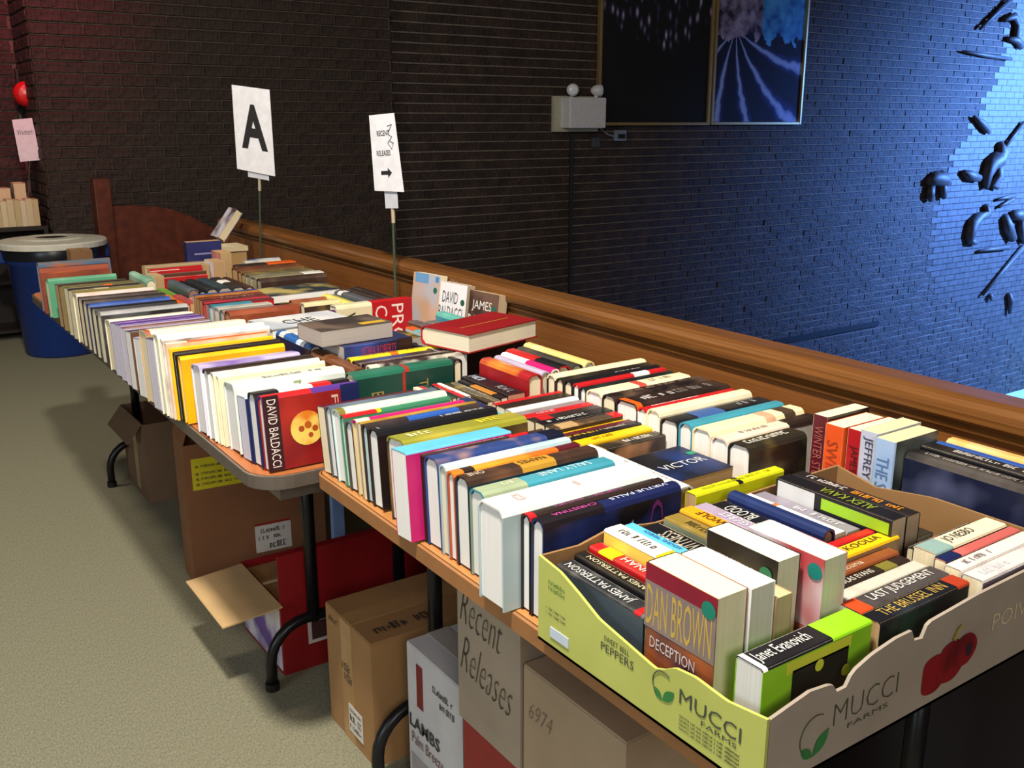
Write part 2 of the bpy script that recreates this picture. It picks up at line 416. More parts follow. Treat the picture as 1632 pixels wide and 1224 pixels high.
# ------------------------------------------------------------------ things on the walls
def framed(label, px0, px1, pyb, ztop, mat):
    a = aty(px0, pyb, RY - 0.04); b_ = aty(px1, pyb, RY - 0.04)
    x0, x1, z0 = a.x, b_.x, a.z
    t = thing('framed_painting', label, 'painting', (x0, RY - 0.03, z0), 0)
    q = MB(); q.box(0.03, x1 - x0 - 0.03, -0.012, 0.0, 0.03, ztop - z0 - 0.03); q.build('canvas', mat, t)
    fm = flat('#b39a6a', 0.35, 0.6); w_ = x1 - x0; h_ = ztop - z0; k = 0.028
    for bx in ((0, k, 0, h_), (w_ - k, w_, 0, h_), (k, w_ - k, 0, k), (k, w_ - k, h_ - k, h_)):
        q = MB(); q.box(bx[0], bx[1], -0.035, 0.012, bx[2], bx[3]); bevel(q.build('frame_bar', fm, t), 0.004)
    return t
def N(nt, t_, **kw):
    n = nt.nodes.new(t_)
    for k_, v in kw.items(): setattr(n, k_, v)
    return n
def ramp(nt, src, stops, out=0):
    r = nt.nodes.new('ShaderNodeValToRGB'); e = r.color_ramp.elements
    while len(e) < len(stops): e.new(0.5)
    for el_, (p, c) in zip(e, stops): el_.position = p; el_.color = C(c)
    nt.links.new(src.outputs[out], r.inputs[0]); return r
def mixc(nt, fac, a, b_):
    m_ = nt.nodes.new('ShaderNodeMix'); m_.data_type = 'RGBA'
    nt.links.new(fac, m_.inputs[0]); nt.links.new(a, m_.inputs[6]); nt.links.new(b_, m_.inputs[7]); return m_.outputs[2]
def mathn(nt, op, a, b_=None, c=None):
    n = nt.nodes.new('ShaderNodeMath'); n.operation = op
    for i, v in enumerate((a, b_, c)):
        if v is None: continue
        if isinstance(v, (int, float)): n.inputs[i].default_value = v
        else: nt.links.new(v, n.inputs[i])
    return n.outputs[0]
# night scene: a hanging crowd of pale flecks at the top, a few falling below, black elsewhere
m, nt, b = newmat('night_painting')
tc = N(nt, 'ShaderNodeTexCoord'); sp = N(nt, 'ShaderNodeSeparateXYZ'); link(nt, tc, 'Object', sp, 0)
mp = N(nt, 'ShaderNodeMapping'); mp.inputs['Scale'].default_value = (2.4, 1, 1.0); link(nt, tc, 'Object', mp, 0)
vo = N(nt, 'ShaderNodeTexVoronoi'); vo.inputs['Scale'].default_value = 6.5; link(nt, mp, 0, vo, 0)
fl = ramp(nt, vo, [(0.10, '#b0a6cc'), (0.30, '#3a3458'), (0.46, '#080a12')])
nz = N(nt, 'ShaderNodeTexNoise'); nz.inputs['Scale'].default_value = 5; nz.inputs['Detail'].default_value = 4; link(nt, tc, 'Object', nz, 0)
dx_ = mathn(nt, 'ABSOLUTE', mathn(nt, 'SUBTRACT', sp.outputs[0], 0.78))
cl = mathn(nt, 'SUBTRACT', mathn(nt, 'SUBTRACT', sp.outputs[2], 0.62), mathn(nt, 'MULTIPLY', dx_, 0.45))
cl = mathn(nt, 'MULTIPLY_ADD', nz.outputs[0], 0.5, mathn(nt, 'SUBTRACT', cl, 0.25))
fac = N(nt, 'ShaderNodeClamp'); nt.links.new(mathn(nt, 'MULTIPLY', cl, 7.0), fac.inputs[0])
blk = N(nt, 'ShaderNodeRGB'); blk.outputs[0].default_value = C('#07080f')
nt.links.new(mixc(nt, fac.outputs[0], blk.outputs[0], fl.outputs[0]), b.inputs['Base Color']); b.inputs['Roughness'].default_value = 0.85
NIGHT = m
# valley scene: violet crag and blue sky on top, pale furrows fanning out below
m, nt, b = newmat('valley_painting')
tc = N(nt, 'ShaderNodeTexCoord'); sp = N(nt, 'ShaderNodeSeparateXYZ'); link(nt, tc, 'Object', sp, 0)
X_, Z_ = sp.outputs[0], sp.outputs[2]
ang = mathn(nt, 'ARCTAN2', mathn(nt, 'SUBTRACT', 0.92, Z_), mathn(nt, 'SUBTRACT', X_, 0.30))
rad = mathn(nt, 'SQRT', mathn(nt, 'ADD', mathn(nt, 'POWER', mathn(nt, 'SUBTRACT', X_, 0.30), 2), mathn(nt, 'POWER', mathn(nt, 'SUBTRACT', Z_, 0.92), 2)))
nz = N(nt, 'ShaderNodeTexNoise'); nz.inputs['Scale'].default_value = 7; nz.inputs['Detail'].default_value = 5; link(nt, tc, 'Object', nz, 0)
wv = mathn(nt, 'SINE', mathn(nt, 'ADD', mathn(nt, 'MULTIPLY', ang, 13.0), mathn(nt, 'ADD', mathn(nt, 'MULTIPLY', rad, 2.6), mathn(nt, 'MULTIPLY', nz.outputs[0], 1.6))))
wn = N(nt, 'ShaderNodeMath', operation='MULTIPLY_ADD'); nt.links.new(wv, wn.inputs[0]); wn.inputs[1].default_value = 0.5; wn.inputs[2].default_value = 0.5
fur = ramp(nt, wn, [(0.55, '#0b1030'), (0.86, '#20306c'), (1.0, '#8fa4d8')])
sky = ramp(nt, nz, [(0.32, '#1b56a6'), (0.66, '#4fa6e6')]); crag = ramp(nt, nz, [(0.36, '#241f3a'), (0.62, '#9a90b8')])
top = mixc(nt, mathn(nt, 'GREATER_THAN', mathn(nt, 'ADD', X_, mathn(nt, 'MULTIPLY', nz.outputs[0], 0.1)), 0.72), crag.outputs[0], sky.outputs[0])
edge = mathn(nt, 'GREATER_THAN', mathn(nt, 'ADD', Z_, mathn(nt, 'MULTIPLY', nz.outputs[0], 0.35)), 1.02)
nt.links.new(mixc(nt, edge, fur.outputs[0], top), b.inputs['Base Color']); b.inputs['Roughness'].default_value = 0.85
VALLEY = m
framed('dark framed painting of pale specks beside the emergency light', 951, 1128, 200, 3.3, NIGHT)
framed('framed painting with blue sky and curving pale furrows on the brick wall', 1131, 1274, 199, 3.3, VALLEY)

el = aty(879, 210, RY - 0.02); er = aty(948, 207, RY - 0.02)
t = thing('emergency_light', 'white twin-head emergency light box on the dark brick wall', 'emergency light', (el.x, RY - 0.02, el.z))
W_ = er.x - el.x; H_ = 0.295; wht = flat('#d6d6dc', 0.4)
q = MB(); q.box(0.08, W_, -0.16, 0.0, 0.03, H_); bevel(q.build('housing', wht, t), 0.012)
q = MB(); q.box(0.0, W_ + 0.012, -0.03, 0.004, 0, H_ + 0.01); q.build('back_plate', flat('#b9b7a0', 0.5), t)
for hx, dx, dy in ((0.16, -0.5, -1), (W_ - 0.06, 0.9, -0.3)):
    d = Vector((dx, dy, 0.0)).normalized(); c0 = Vector((hx, -0.08, H_ + 0.062))
    q = MB(); q.tube([c0 - d * 0.05, c0 - d * 0.03, c0, c0 + d * 0.045, c0 + d * 0.05], [0.015, 0.036, 0.050, 0.054, 0.05], 16); h = q.build('lamp_head', wht, t, smooth=True)
    q = MB(); q.tube([c0 + d * 0.0505, c0 + d * 0.056], [0.046, 0.04], 16); q.build('lens', flat('#eef4ff', 0.1), h, smooth=True)
    q = MB(); q.tube([(hx, -0.08, H_ - 0.005), (hx, -0.08, H_ + 0.03)], 0.018, 8); q.build('swivel', wht, h)
cab = [aty(x, y, RY - 0.03) for x, y in ((945, 175), (948, 188), (955, 203), (968, 214), (980, 218))]
q = MB(); q.tube(cab, 0.008, 6); tag(q.build('power_cable', flat('#8b8694', 0.5)), 'thin grey cable hanging from the emergency light to the wall socket', 'cable')
p = aty(987, 216, RY - 0.02); t = thing('wall_socket', 'small metal wall socket at the end of the emergency light cable', 'socket', (p.x, RY - 0.014, p.z - 0.05))
q = MB(); q.box(-0.07, 0.07, -0.03, 0, 0, 0.10); bevel(q.build('plate', flat('#9fb0c8', 0.3, 0.5), t), 0.006)
q = MB(); q.box(-0.035, 0.045, -0.04, -0.0305, 0.025, 0.065); q.build('plug', flat('#17181c'), t)
p = aty(948, 227, RY - 0.02); q = MB(); q.box(p.x - 0.045, p.x + 0.045, RY - 0.05, RY - 0.014, p.z - 0.045, p.z + 0.045)
tag(bevel(q.build('switch_plate', flat('#5a5c66', 0.4, 0.4)), 0.006), 'small dark square switch plate below the emergency light', 'switch')
p0 = aty(911, 214, RY - 0.03); q = MB(); q.tube([(p0.x, RY - 0.032, p0.z), (p0.x + 0.01, RY - 0.032, -2.2)], 0.017, 8)
tag(q.build('conduit_pipe', flat('#0d0c0e', 0.6)), 'thin dark conduit running down the wall below the emergency light', 'pipe')
# fire alarm bell on the pier return, dark strip beside it
p = aty(48, 150, 7.3)
t = thing('fire_alarm', 'red fire alarm bell on the wall at the left of the brick pier', 'alarm', (p.x - 0.01, 7.3, p.z - 0.085))
q = MB(); q.box(-0.06, 0.09, 0.05, 0.2, 0.02, 0.15); q.build('back_box', flat('#7a1014'), t)
q = MB(); q.lathe([(0.0, 0.0), (0.05, 0.004), (0.078, 0.02), (0.085, 0.05)], 24); q.v = [(x * 1.0, 0.0 + z, y + 0.085) for x, y, z in q.v]; q.build('gong', flat('#c01a1c', 0.3), t, smooth=True)
a = aty(22, 110, 7.58); c_ = aty(36, 180, 7.58); q = MB(); q.box(a.x, c_.x, 7.53, 7.588, c_.z, a.z); tag(q.build('wall_speaker', flat('#101014', 0.6)), 'narrow black wall speaker left of the red alarm bell', 'speaker')

# ------------------------------------------------------------------ paper signs on sticks
PAPER = flat('#e9ebf2', 0.7)
def sign(name, label, base, corners, plane_pt, nrm, marks, stick_px, tagw):
    """corners: 4 pixels (tl,tr,br,bl) on the plane through plane_pt with normal nrm"""
    n = Vector(nrm).normalized(); P0 = Vector(plane_pt)
    def on(x, y, off=0):
        r = ray(x, y); k = (P0 - CAM0).dot(n) / r.dot(n); return CAM0 + r * k + n * off
    tl, tr, br, bl = [on(*c) for c in corners]
    t = thing(name, label, 'sign', base); O = Vector(base)
    def loc(v): return tuple(v - O)
    q = MB(); vs = [tl, tr, br, bl]; k = 4
    q.v = [loc(v) for v in vs] + [loc(v - n * 0.003) for v in vs]
    q.f = [(0, 1, 2, 3), (7, 6, 5, 4)] + [(i, (i + 1) % 4, 4 + (i + 1) % 4, 4 + i) for i in range(4)]; q.m = [0] * 6
    sh = q.build('sheet', PAPER, t)
    ex = (tr - tl); ez = (tl - bl)
    for mk in marks:
        if mk[0] == 'text':
            _, body, u0, u1, v0, v1 = mk
            o_ = bl + ex * u0 + ez * v0 + n * 0.001 - O
            lettering(body, o_, ex, ez, ex.length * (u1 - u0), ez.length * (v1 - v0), INK, sh, 'lettering', 0.035 if body == 'A' else 0.01)
        elif mk[0] == 'poly':
            q = MB(); q.v = [loc(bl + ex * u + ez * v + n * 0.001) for u, v in mk[1]]; q.f = [tuple(range(len(q.v)))]; q.m = [0]
            q.build('arrow', INK, sh)
        elif mk[0] == 'line':
            q = MB(); q.tube([loc(bl + ex * u + ez * v + n * 0.001) for u, v in mk[1]], 0.0011, 5); q.build('pen_scribble', flat('#2a2c3c'), sh)
    (sx, sy), (bx, by), zb = stick_px
    top = on(sx, sy, -0.006); bot = Vector((base[0], base[1], base[2]))
    mid = on(sx, sy + 22, -0.006)
    tw, th = tagw; d = -ez.normalized()
    c0 = top - d * 0.02
    q = MB(); e = ex.normalized() * tw / 2
    f4 = [c0 - e, c0 + e, c0 + e + d * (th + 0.02), c0 - e + d * (th + 0.02)]
    q.v = [loc(v) for v in f4] + [loc(v - n * 0.002) for v in f4]; q.f = [(0, 1, 2, 3), (7, 6, 5, 4)] + [(i, (i + 1) % 4, 4 + (i + 1) % 4, 4 + i) for i in range(4)]; q.m = [0] * 6
    q.build('backing_card', flat('#c9ccd8', 0.7), t)
    q = MB(); q.tube([loc(top + n * -0.006), loc(bot)], 0.004, 8); st = q.build('stick', flat('#3c4a36', 0.6), t)
    q = MB(); q.tube([loc(top + n * -0.006 + (bot - top) * (th * 0.9 / (top - bot).length)), loc(top + n * -0.006 + (bot - top) * ((th * 0.9 + 0.05) / (top - bot).length))], 0.006, 8); q.build('tape', flat('#b8ab90'), st)
    return t
va = math.radians(19 + 44)
pa = atx(410, 282, 1.405)
sign('letter_sign', 'white paper sign with a bold black capital A on a green stick', (1.41, atx(412, 388, 1.41).y, ZT), [(369, 135), (429, 143), (438, 281), (378, 269)], pa, (-math.sin(va), -math.cos(va), 0),
     [('text', 'A', 0.18, 0.88, 0.27, 0.80)], ((410, 280), (412, 390), 0.8), (0.11, 0.012))
pb = atx(620, 330, 1.40)
vb = math.radians(28 + 50)
sign('arrow_sign', 'white paper sign with black lettering and a right-pointing arrow on a stick', (atx(631, 480, 1.41).x, atx(631, 480, 1.41).y, ZT), [(588, 184), (627, 180), (643, 306), (597, 304)], pb, (-math.sin(vb), -math.cos(vb), 0),
     [('text', 'RECENT', 0.28, 0.78, 0.72, 0.79), ('text', 'RELEASES', 0.22, 0.78, 0.46, 0.53), ('line', [(0.72, 0.84), (0.9, 0.86), (0.72, 0.74), (0.88, 0.70), (0.70, 0.62), (0.84, 0.54), (0.92, 0.62), (0.80, 0.64)]),
      ('poly', [(0.34, 0.21), (0.62, 0.21), (0.62, 0.17), (0.78, 0.235), (0.62, 0.30), (0.62, 0.26), (0.34, 0.26)])], ((620, 306), (631, 480), 0.8), (0.06, 0.05))

# ------------------------------------------------------------------ blue bin with white lid
BX, BY = 1.045, 6.5
t = thing('recycling_bin', 'round blue plastic bin with a white lid at the end of the tables', 'bin', (BX, BY, 0))
q = MB(); q.lathe([(0.0, 0.0), (0.215, 0.0), (0.225, 0.015), (0.262, 0.56), (0.285, 0.575), (0.29, 0.655), (0.27, 0.655), (0.262, 0.57), (0.21, 0.02), (0, 0.02)], 48); q.build('body', flat('#15357f', 0.42), t, smooth=True)
for s in (-1, 1):
    q = MB(); q.box(-0.05, 0.05, 0.27 * s if s > 0 else -0.32, 0.32 if s > 0 else -0.27, 0.575, 0.66); q.v = [(-y, x, z) for x, y, z in q.v]; bevel(q.build('handle', flat('#15357f', 0.42), t), 0.012)
q = MB(); q.lathe([(0.294, 0.60), (0.300, 0.655), (0.297, 0.66), (0.289, 0.66), (0.289, 0.61)], 48); q.build('bag_rim', flat('#141720', 0.3), t, smooth=True)
q = MB(); q.lathe([(0.304, 0.66), (0.312, 0.662), (0.314, 0.690), (0.306, 0.698), (0.19, 0.706), (0.175, 0.714), (0.10, 0.716), (0.092, 0.713), (0.088, 0.690), (0.10, 0.68), (0.29, 0.672)], 48); q.build('lid', flat('#e6e4d6', 0.4), t)
q = MB(); q.lathe([(0.001, 0.7115), (0.0912, 0.7115)], 32); q.build('dark_hole_disc', flat('#101218'), t)  # near-black disc closing the lid hole, its inner shade put into the colour

# ------------------------------------------------------------------ cartons under the tables
def carton(label, x0, x1, y0, y1, z0, z1, mat, parts=(), name='cardboard_carton', top=True):
    t = thing(name, label, 'carton', (x0, y0, z0)); X, Y, Z = x1 - x0, y1 - y0, z1 - z0; k = 0.004
    q = MB(); q.box(0, X, 0, Y, 0, k); q.box(0, k, 0, Y, k, Z); q.box(X - k, X, 0, Y, k, Z); q.box(k, X - k, 0, k, k, Z); q.box(k, X - k, Y - k, Y, k, Z)
    o = q.build('body', mat, t)
    if top:
        for a, b_ in ((0.001, X / 2 - 0.001), (X / 2 + 0.001, X - 0.001)):
            q = MB(); q.box(a, b_, 0.001, Y - 0.001, Z, Z + 0.004); q.build('top_flap', mat, t)
    return t, X, Y, Z
def panel(parent, name, axis, a0, a1, b0, b1, at, mat, th=0.0012):
    """flat label: axis 'x' lies on the -X face (a=y,b=z), 'y' on the -Y face (a=x,b=z), 'z' on top (a=x,b=y)"""
    q = MB()
    if axis == 'x': q.box(at - th, at, a0, a1, b0, b1)
    elif axis == 'y': q.box(a0, a1, at - th, at, b0, b1)
    else: q.box(a0, a1, b0, b1, at, at + th)
    return q.build(name, mat, parent)
def side_text(parent, body, y_left, z, w, h, mat, off=0.002, tilt=0.0, wt=0.0, shear=0.0):   # on a -X face: reads towards -Y
    rd = Vector((0, -1, -tilt)); ud = Vector((0, -tilt, 1)); return lettering(body, (-off, y_left, z), rd, ud, w, h, mat, parent, 'lettering', wt, shear)
BRN, TAN, DBR = cardboard('#8f6a45'), cardboard('#a08a70'), cardboard('#6d4a30')
PEN = flat('#3a332c', 0.8)
# far carton
t, X, Y, Z = carton('brown carton under the far end of the brown table', 0.803, 1.12, 3.58, 3.91, 0, 0.31, cardboard('#7a5f48'), top=False)
for y_, a in ((0.002, 40), (Y - 0.002, -40)):
    pass
q = MB(); q.box(-0.09, 0.0, 0.01, Y - 0.01, 0, 0.004); o = q.build('open_flap', cardboard('#7a5f48'), t); o.location = (0.0, 0, Z); o.rotation_euler = (0, math.radians(-52), 0)
q = MB(); q.box(0.0, 0.13, 0.01, Y - 0.01, 0, 0.004); o = q.build('open_flap', cardboard('#7a5f48'), t); o.location = (X, 0, Z); o.rotation_euler = (0, math.radians(-30), 0)
panel(t, 'tape', 'x', 0.12, 0.17, 0.02, Z - 0.02, 0, flat('#a38a6a', 0.3))
# carton with the yellow label
t, X, Y, Z = carton('tall open brown carton with a yellow label on its front', 0.735, 1.16, 2.80, 2.95, 0, 0.46, cardboard('#8a5a38'), top=False); t.rotation_euler = (0, 0, math.radians(-5))
panel(t, 'yellow_label', 'y', 0.02, 0.20, 0.315, 0.415, 0, flat('#d6c81c', 0.6))
for z_ in (0.385, 0.362, 0.345, 0.328): strokes((0.03, -0.002, z_), (1, 0, 0), (0, 0, 1), 0.15, 0.008, PEN, t)
w_ = panel(t, 'white_label', 'y', 0.195, 0.31, 0.07, 0.16, 0, flat('#d8d0c6', 0.6))
panel(t, 'red_stripe', 'y', 0.195, 0.31, 0.162, 0.168, 0, flat('#a02020', 0.6))
for z_, h_ in ((0.135, 0.014), (0.112, 0.012), (0.08, 0.02)): strokes((0.205, -0.002, z_), (1, 0, 0), (0, 0, 1), 0.09, h_, PEN, t)
q = MB(); q.box(-0.002, 0.002, 0, Y, 0, 0.09); o = q.build('open_flap', cardboard('#8a5a38'), t); o.location = (0.0, 0, Z); o.rotation_euler = (0, math.radians(18), 0)
# red carton with the flap folded out
RX, RYY = 0.775, 2.17
RCB = []
t, X, Y, Z = carton('open red carton with a plain tan flap folded out over the aisle', RX, 1.22, RYY, 2.47, 0, 0.205, flat('#8c1016', 0.5), top=False)
q = MB(); q.box(0.0, X, -0.002, 0.002, 0, 0.13); o = q.build('upright_flap', flat('#8c1016', 0.5), t); o.location = (0, 0.004, Z)
q = MB(); q.box(-0.155, 0, -0.02, Y - 0.02, 0, 0.004); o = q.build('open_flap', cardboard('#c9a878'), t); o.location = (-0.001, 0, Z); o.rotation_euler = (0, math.radians(-4), 0)
panel(t, 'printed_side', 'x', 0.01, Y - 0.01, 0.01, Z - 0.02, 0, cover('#d9d6e2', '#6a4c9a', 9))
w_ = panel(t, 'white_stripe', 'y', 0.07, 0.2, 0.07, 0.14, 0, flat('#cfc9c4', 0.6)); panel(t, 'dark_panel', 'y', 0.08, 0.19, 0.08, 0.13, -0.0014, flat('#4a2a28', 0.6))
for k_, (lb, yy_, c_) in enumerate([('cream-edged paperback lying in the open red carton', 2.21, 'TA'), ('white-edged book lying in the open red carton', 2.335, 'W')]):
    RCB.append((lb, RX + .012, yy_, c_))
# brown carton with the tape and shipping label
t, X, Y, Z = carton('taped brown carton with a white shipping label facing the aisle', 0.80, 1.16, 1.70, 1.935, 0, 0.305, cardboard('#a57c4e'))
panel(t, 'tape', 'x', 0.10, 0.155, 0.0, Z, 0, flat('#b48c5c', 0.25)); panel(t, 'tape', 'z', 0.0, X, 0.10, 0.155, Z + 0.004, flat('#b48c5c', 0.25))
panel(t, 'shipping_label', 'x', 0.055, 0.125, 0.03, 0.10, -0.0014, flat('#dcd6cc', 0.6))
for z_, h_ in ((0.085, 0.006), (0.06, 0.016), (0.04, 0.01)): strokes((-0.003, 0.12, z_), (0, -1, 0), (0, 0, 1), 0.06, h_, PEN, t)
strokes((-0.003, 0.15, 0.18), (0, -1, 0), (0, 0, 1), 0.05, 0.018, PEN, t); strokes((-0.003, 0.14, 0.155), (0, -1, 0), (0, 0, 1), 0.05, 0.018, PEN, t)
strokes((-0.003, 0.22, 0.275), (0, -1, 0), (0, 0, 1), 0.05, 0.012, PEN, t); strokes((0.03, 0.03, Z + 0.0062), (1, 0, 0), (0, 1, 0), 0.16, 0.03, PEN, t)
# white carton
t, X, Y, Z = carton('white carton with red bar and LAMBS lettering under the oak table', 0.84, 1.13, 1.39, 1.61, 0, 0.345, cardboard('#cfcdd0'))
RED = flat('#7d1a20', 0.6); side_text(t, 'LAMBS', 0.213, 0.155, 0.125, 0.03, flat('#3b3a40', 0.6), wt=0.02); side_text(t, 'Palm Breeze', 0.205, 0.118, 0.13, 0.026, flat('#7a5a58', 0.6))
panel(t, 'red_bar', 'x', 0.155, 0.18, 0.215, 0.315, 0, RED); panel(t, 'grey_panel', 'x', 0.03, 0.21, 0.02, 0.09, 0, flat('#a59c9c', 0.6))
strokes((-0.002, 0.12, 0.285), (0, -1, 0), (0, 0, 1), 0.09, 0.014, PEN, t); strokes((-0.002, 0.09, 0.26), (0, -1, 0), (0, 0, 1), 0.06, 0.014, PEN, t)
panel(t, 'tape', 'z', 0.05, 0.1, 0.0, Y, Z + 0.004, flat('#b9b2ac', 0.4))
# red carton under the handwritten one, and the handwritten carton
t, X, Y, Z = carton('red carton beneath the one marked Recent Releases', 0.815, 1.12, 1.135, 1.345, 0, 0.335, flat('#94151c', 0.5))
strokes((-0.002, 0.12, 0.24), (0, -1, 0), (0, 0, 1), 0.08, 0.02, flat('#c99a50'), t)
t, X, Y, Z = carton('tan carton with Recent Releases handwritten in black marker', 0.80, 1.09, 1.14, 1.335, 0.3405, 0.665, cardboard('#a89884'))
side_text(t, 'Recent', 0.185, 0.20, 0.125, 0.07, PEN, tilt=0.08, wt=-0.022, shear=.08); side_text(t, 'Releases', 0.185, 0.105, 0.155, 0.07, PEN, tilt=0.12, wt=-0.022, shear=.06)
strokes((-0.002, 0.14, 0.285), (0, -1, 0), (0, 0, 1), 0.12, 0.016, PEN, t)
# tan carton nearest the camera
t, X, Y, Z = carton('large tan carton with pencilled scrawl below the pepper carton', 0.80, 1.20, 0.88, 1.13, 0, 0.545, cardboard('#ab9478'))
side_text(t, '6974', 0.235, 0.46, 0.06, 0.03, flat('#6d5d4c'), wt=-0.025, shear=.1)
# pale blue board leaning under the joint of the tables
bp_ = aty(527, 780, 2.52); bq_ = aty(546, 780, 2.52); q = MB(); q.box(bp_.x, bq_.x, 2.515, 2.535, 0.0, 0.66); tag(bevel(q.build('blue_board', flat('#7d97c4', 0.6)), 0.002), 'narrow pale blue board standing upright behind the open red carton', 'board')

# ------------------------------------------------------------------ books
# local frame of a book: x along the spine (0..L), y through the thickness (0..T), z from fore-edge (0) to spine (W)
BOOKS = []
def book(label, kind, M, L, W, T, spine, face=None, page='CR', marks=(), group=None, cat='book'):
    hard = kind == 'h'
    t = thing('hardcover_book' if hard else 'paperback_book', label, cat, group=group)
    t.matrix_world = M
    tb = 0.0028 if hard else 0.0008; ins = 0.003 if hard else 0.0006
    T = max(T, 0.008); c = min(0.3 * T, 0.009) if hard else min(0.14 * T, 0.003)
    h = W
    outer = [(0, 0), (0, h - c * 1.1), (c * 0.35, h - c * 0.38), (c, h), (T - c, h), (T - c * 0.35, h - c * 0.38), (T, h - c * 1.1), (T, 0)]
    k = tb
    inner = [(k, 0), (k, h - c * 1.1 - k * 0.3), (k + c * 0.3, h - c * 0.38 - k), (c + k * 0.2, h - k), (T - c - k * 0.2, h - k), (T - k - c * 0.3, h - c * 0.38 - k), (T - k, h - c * 1.1 - k * 0.3), (T - k, 0)]
    q = MB()
    for x in (0, L): q.v += [(x, y, z) for y, z in outer] + [(x, y, z) for y, z in inner]
    n = 8
    for i in range(n - 1):
        mi = 1 if i in (0, 6) else 0
        q.f.append((i, i + 1, 16 + i + 1, 16 + i)); q.m.append(mi)
        q.f.append((8 + i, 24 + i, 24 + i + 1, 8 + i + 1)); q.m.append(mi)
        for o_ in (0, 16): q.f.append((o_ + i, o_ + 8 + i, o_ + 8 + i + 1, o_ + i + 1)); q.m.append(mi)
    for a in (0, 7): q.f.append((a, 16 + a, 24 + a, 8 + a)); q.m.append(1)
    sm_ = spine if not isinstance(spine, str) else cover(spine)
    fm_ = sm_ if face is None else (face if not isinstance(face, str) else cover(face))
    cv = q.build('cover', [sm_, fm_], t)
    q = MB(); e = 0.0002
    cc = c if hard else 0
    pp = [(tb + e, ins), (tb + e, h - cc * 1.1 - tb), (tb + cc + e, h - tb - e), (T - tb - cc - e, h - tb - e), (T - tb - e, h - cc * 1.1 - tb), (T - tb - e, ins)]
    q.prism(pp, lambda y, z, tt: (ins + (L - 2 * ins) * tt, y, z)); q.build('page_block', pages(page), t)
    ze = h + 0.0005
    for mk in marks:
        a = mk[0]
        if a == 'band':      # coloured stretch of the spine, following its section
            x0, x1 = mk[1] * L, mk[2] * L; oo = [(y + (0.0004 if y > T / 2 else -0.0004), z + 0.0004) for y, z in outer[1:7]]
            q = MB()
            for i in range(5): q.quad((x0, *oo[i]), (x1, *oo[i]), (x1, *oo[i + 1]), (x0, *oo[i + 1]))
            q.build('spine_band', cover(mk[3]), cv)
        elif a == 'st':      # spine lettering; flip: head of the book at +x
            _, body, x0, x1, colr = mk[:5]; fl = len(mk) > 5 and mk[5]
            hh = (T - 2 * c) * 0.72
            if fl: lettering(body, (x1 * L, T / 2 + hh / 2, ze + 0.0004), (-1, 0, 0), (0, -1, 0), (x1 - x0) * L, hh, flat(colr), cv)
            else: lettering(body, (x0 * L, T / 2 - hh / 2, ze + 0.0004), (1, 0, 0), (0, 1, 0), (x1 - x0) * L, hh, flat(colr), cv)
        elif a == 'sg':      # spine print too small to read
            hh = max((T - 2 * c) * 0.5, 0.003)
            strokes((mk[1] * L, T / 2 - hh / 2, ze + 0.0004), (1, 0, 0), (0, 1, 0), (mk[2] - mk[1]) * L, hh, flat(mk[3]), cv)
        elif a == 'ct':      # lettering on the near cover, reading from spine to fore-edge; xf = left edge of the line, hx = letter height
            _, body, xf, hx, z1, z0, colr = mk
            lettering(body, (xf * L, -0.0006, z1 * W), (0, 0, -1), (1, 0, 0), (z1 - z0) * W, hx * L, flat(colr), cv)
        elif a == 'ch':      # lettering on the near cover reading along +x
            _, body, x0, x1, z0, hz, colr = mk
            lettering(body, (x0 * L, -0.0006, z0 * W), (1, 0, 0), (0, 0, 1), (x1 - x0) * L, hz * W, flat(colr), cv)
        elif a == 'cu':      # lettering on the near cover of an upright book (spine vertical): reads along +-z, mk: text, x, hx, zstart, zend, colour
            _, body, xf, hx, z0, z1, colr = mk
            lettering(body, (xf * L, -0.0006, z0 * W), (0, 0, 1 if z1 > z0 else -1), (1 if z1 < z0 else -1, 0, 0), abs(z1 - z0) * W, hx * L, flat(colr), cv)
        elif a == 'cb':      # block of colour on the near cover
            _, x0, x1, z0, z1, colr = mk
            q = MB(); q.quad((x0 * L, -0.0004, z0 * W), (x1 * L, -0.0004, z0 * W), (x1 * L, -0.0004, z1 * W), (x0 * L, -0.0004, z1 * W)); q.build('cover_print', cover(colr) if isinstance(colr, str) else colr, cv)
        elif a == 'cd':      # disc on the near cover
            _, xf, zf, r, colr = mk
            q = MB(); q.v = [(xf * L + r * math.cos(k_ * math.pi / 12), -0.0006 - 0.0006 * max(0, 0.05 - r) / 0.05, zf * W + r * math.sin(k_ * math.pi / 12)) for k_ in range(24)]; q.f = [tuple(range(24))]; q.m = [0]
            q.build('cover_print', cover(colr) if isinstance(colr, str) else colr, cv)
        elif a == 'fb':      # block on the far cover (y = T)
            _, x0, x1, z0, z1, colr = mk
            q = MB(); y_ = T + 0.0004; q.quad((x0 * L, y_, z0 * W), (x1 * L, y_, z0 * W), (x1 * L, y_, z1 * W), (x0 * L, y_, z1 * W)); q.build('cover_print', cover(colr) if isinstance(colr, str) else colr, cv)
        elif a == 'ft':      # lettering on the far cover (y = T) reading along -x
            _, body, x0, x1, z0, hz, colr = mk
            lettering(body, (x1 * L, T + 0.0008, z0 * W), (-1, 0, 0), (0, 0, 1), (x1 - x0) * L, hz * W, flat(colr), cv)
    BOOKS.append(t)
    return t
def mat3(ex, ey, ez, o):
    return Matrix(((ex[0], ey[0], ez[0], o[0]), (ex[1], ey[1], ez[1], o[1]), (ex[2], ey[2], ez[2], o[2]), (0, 0, 0, 1)))
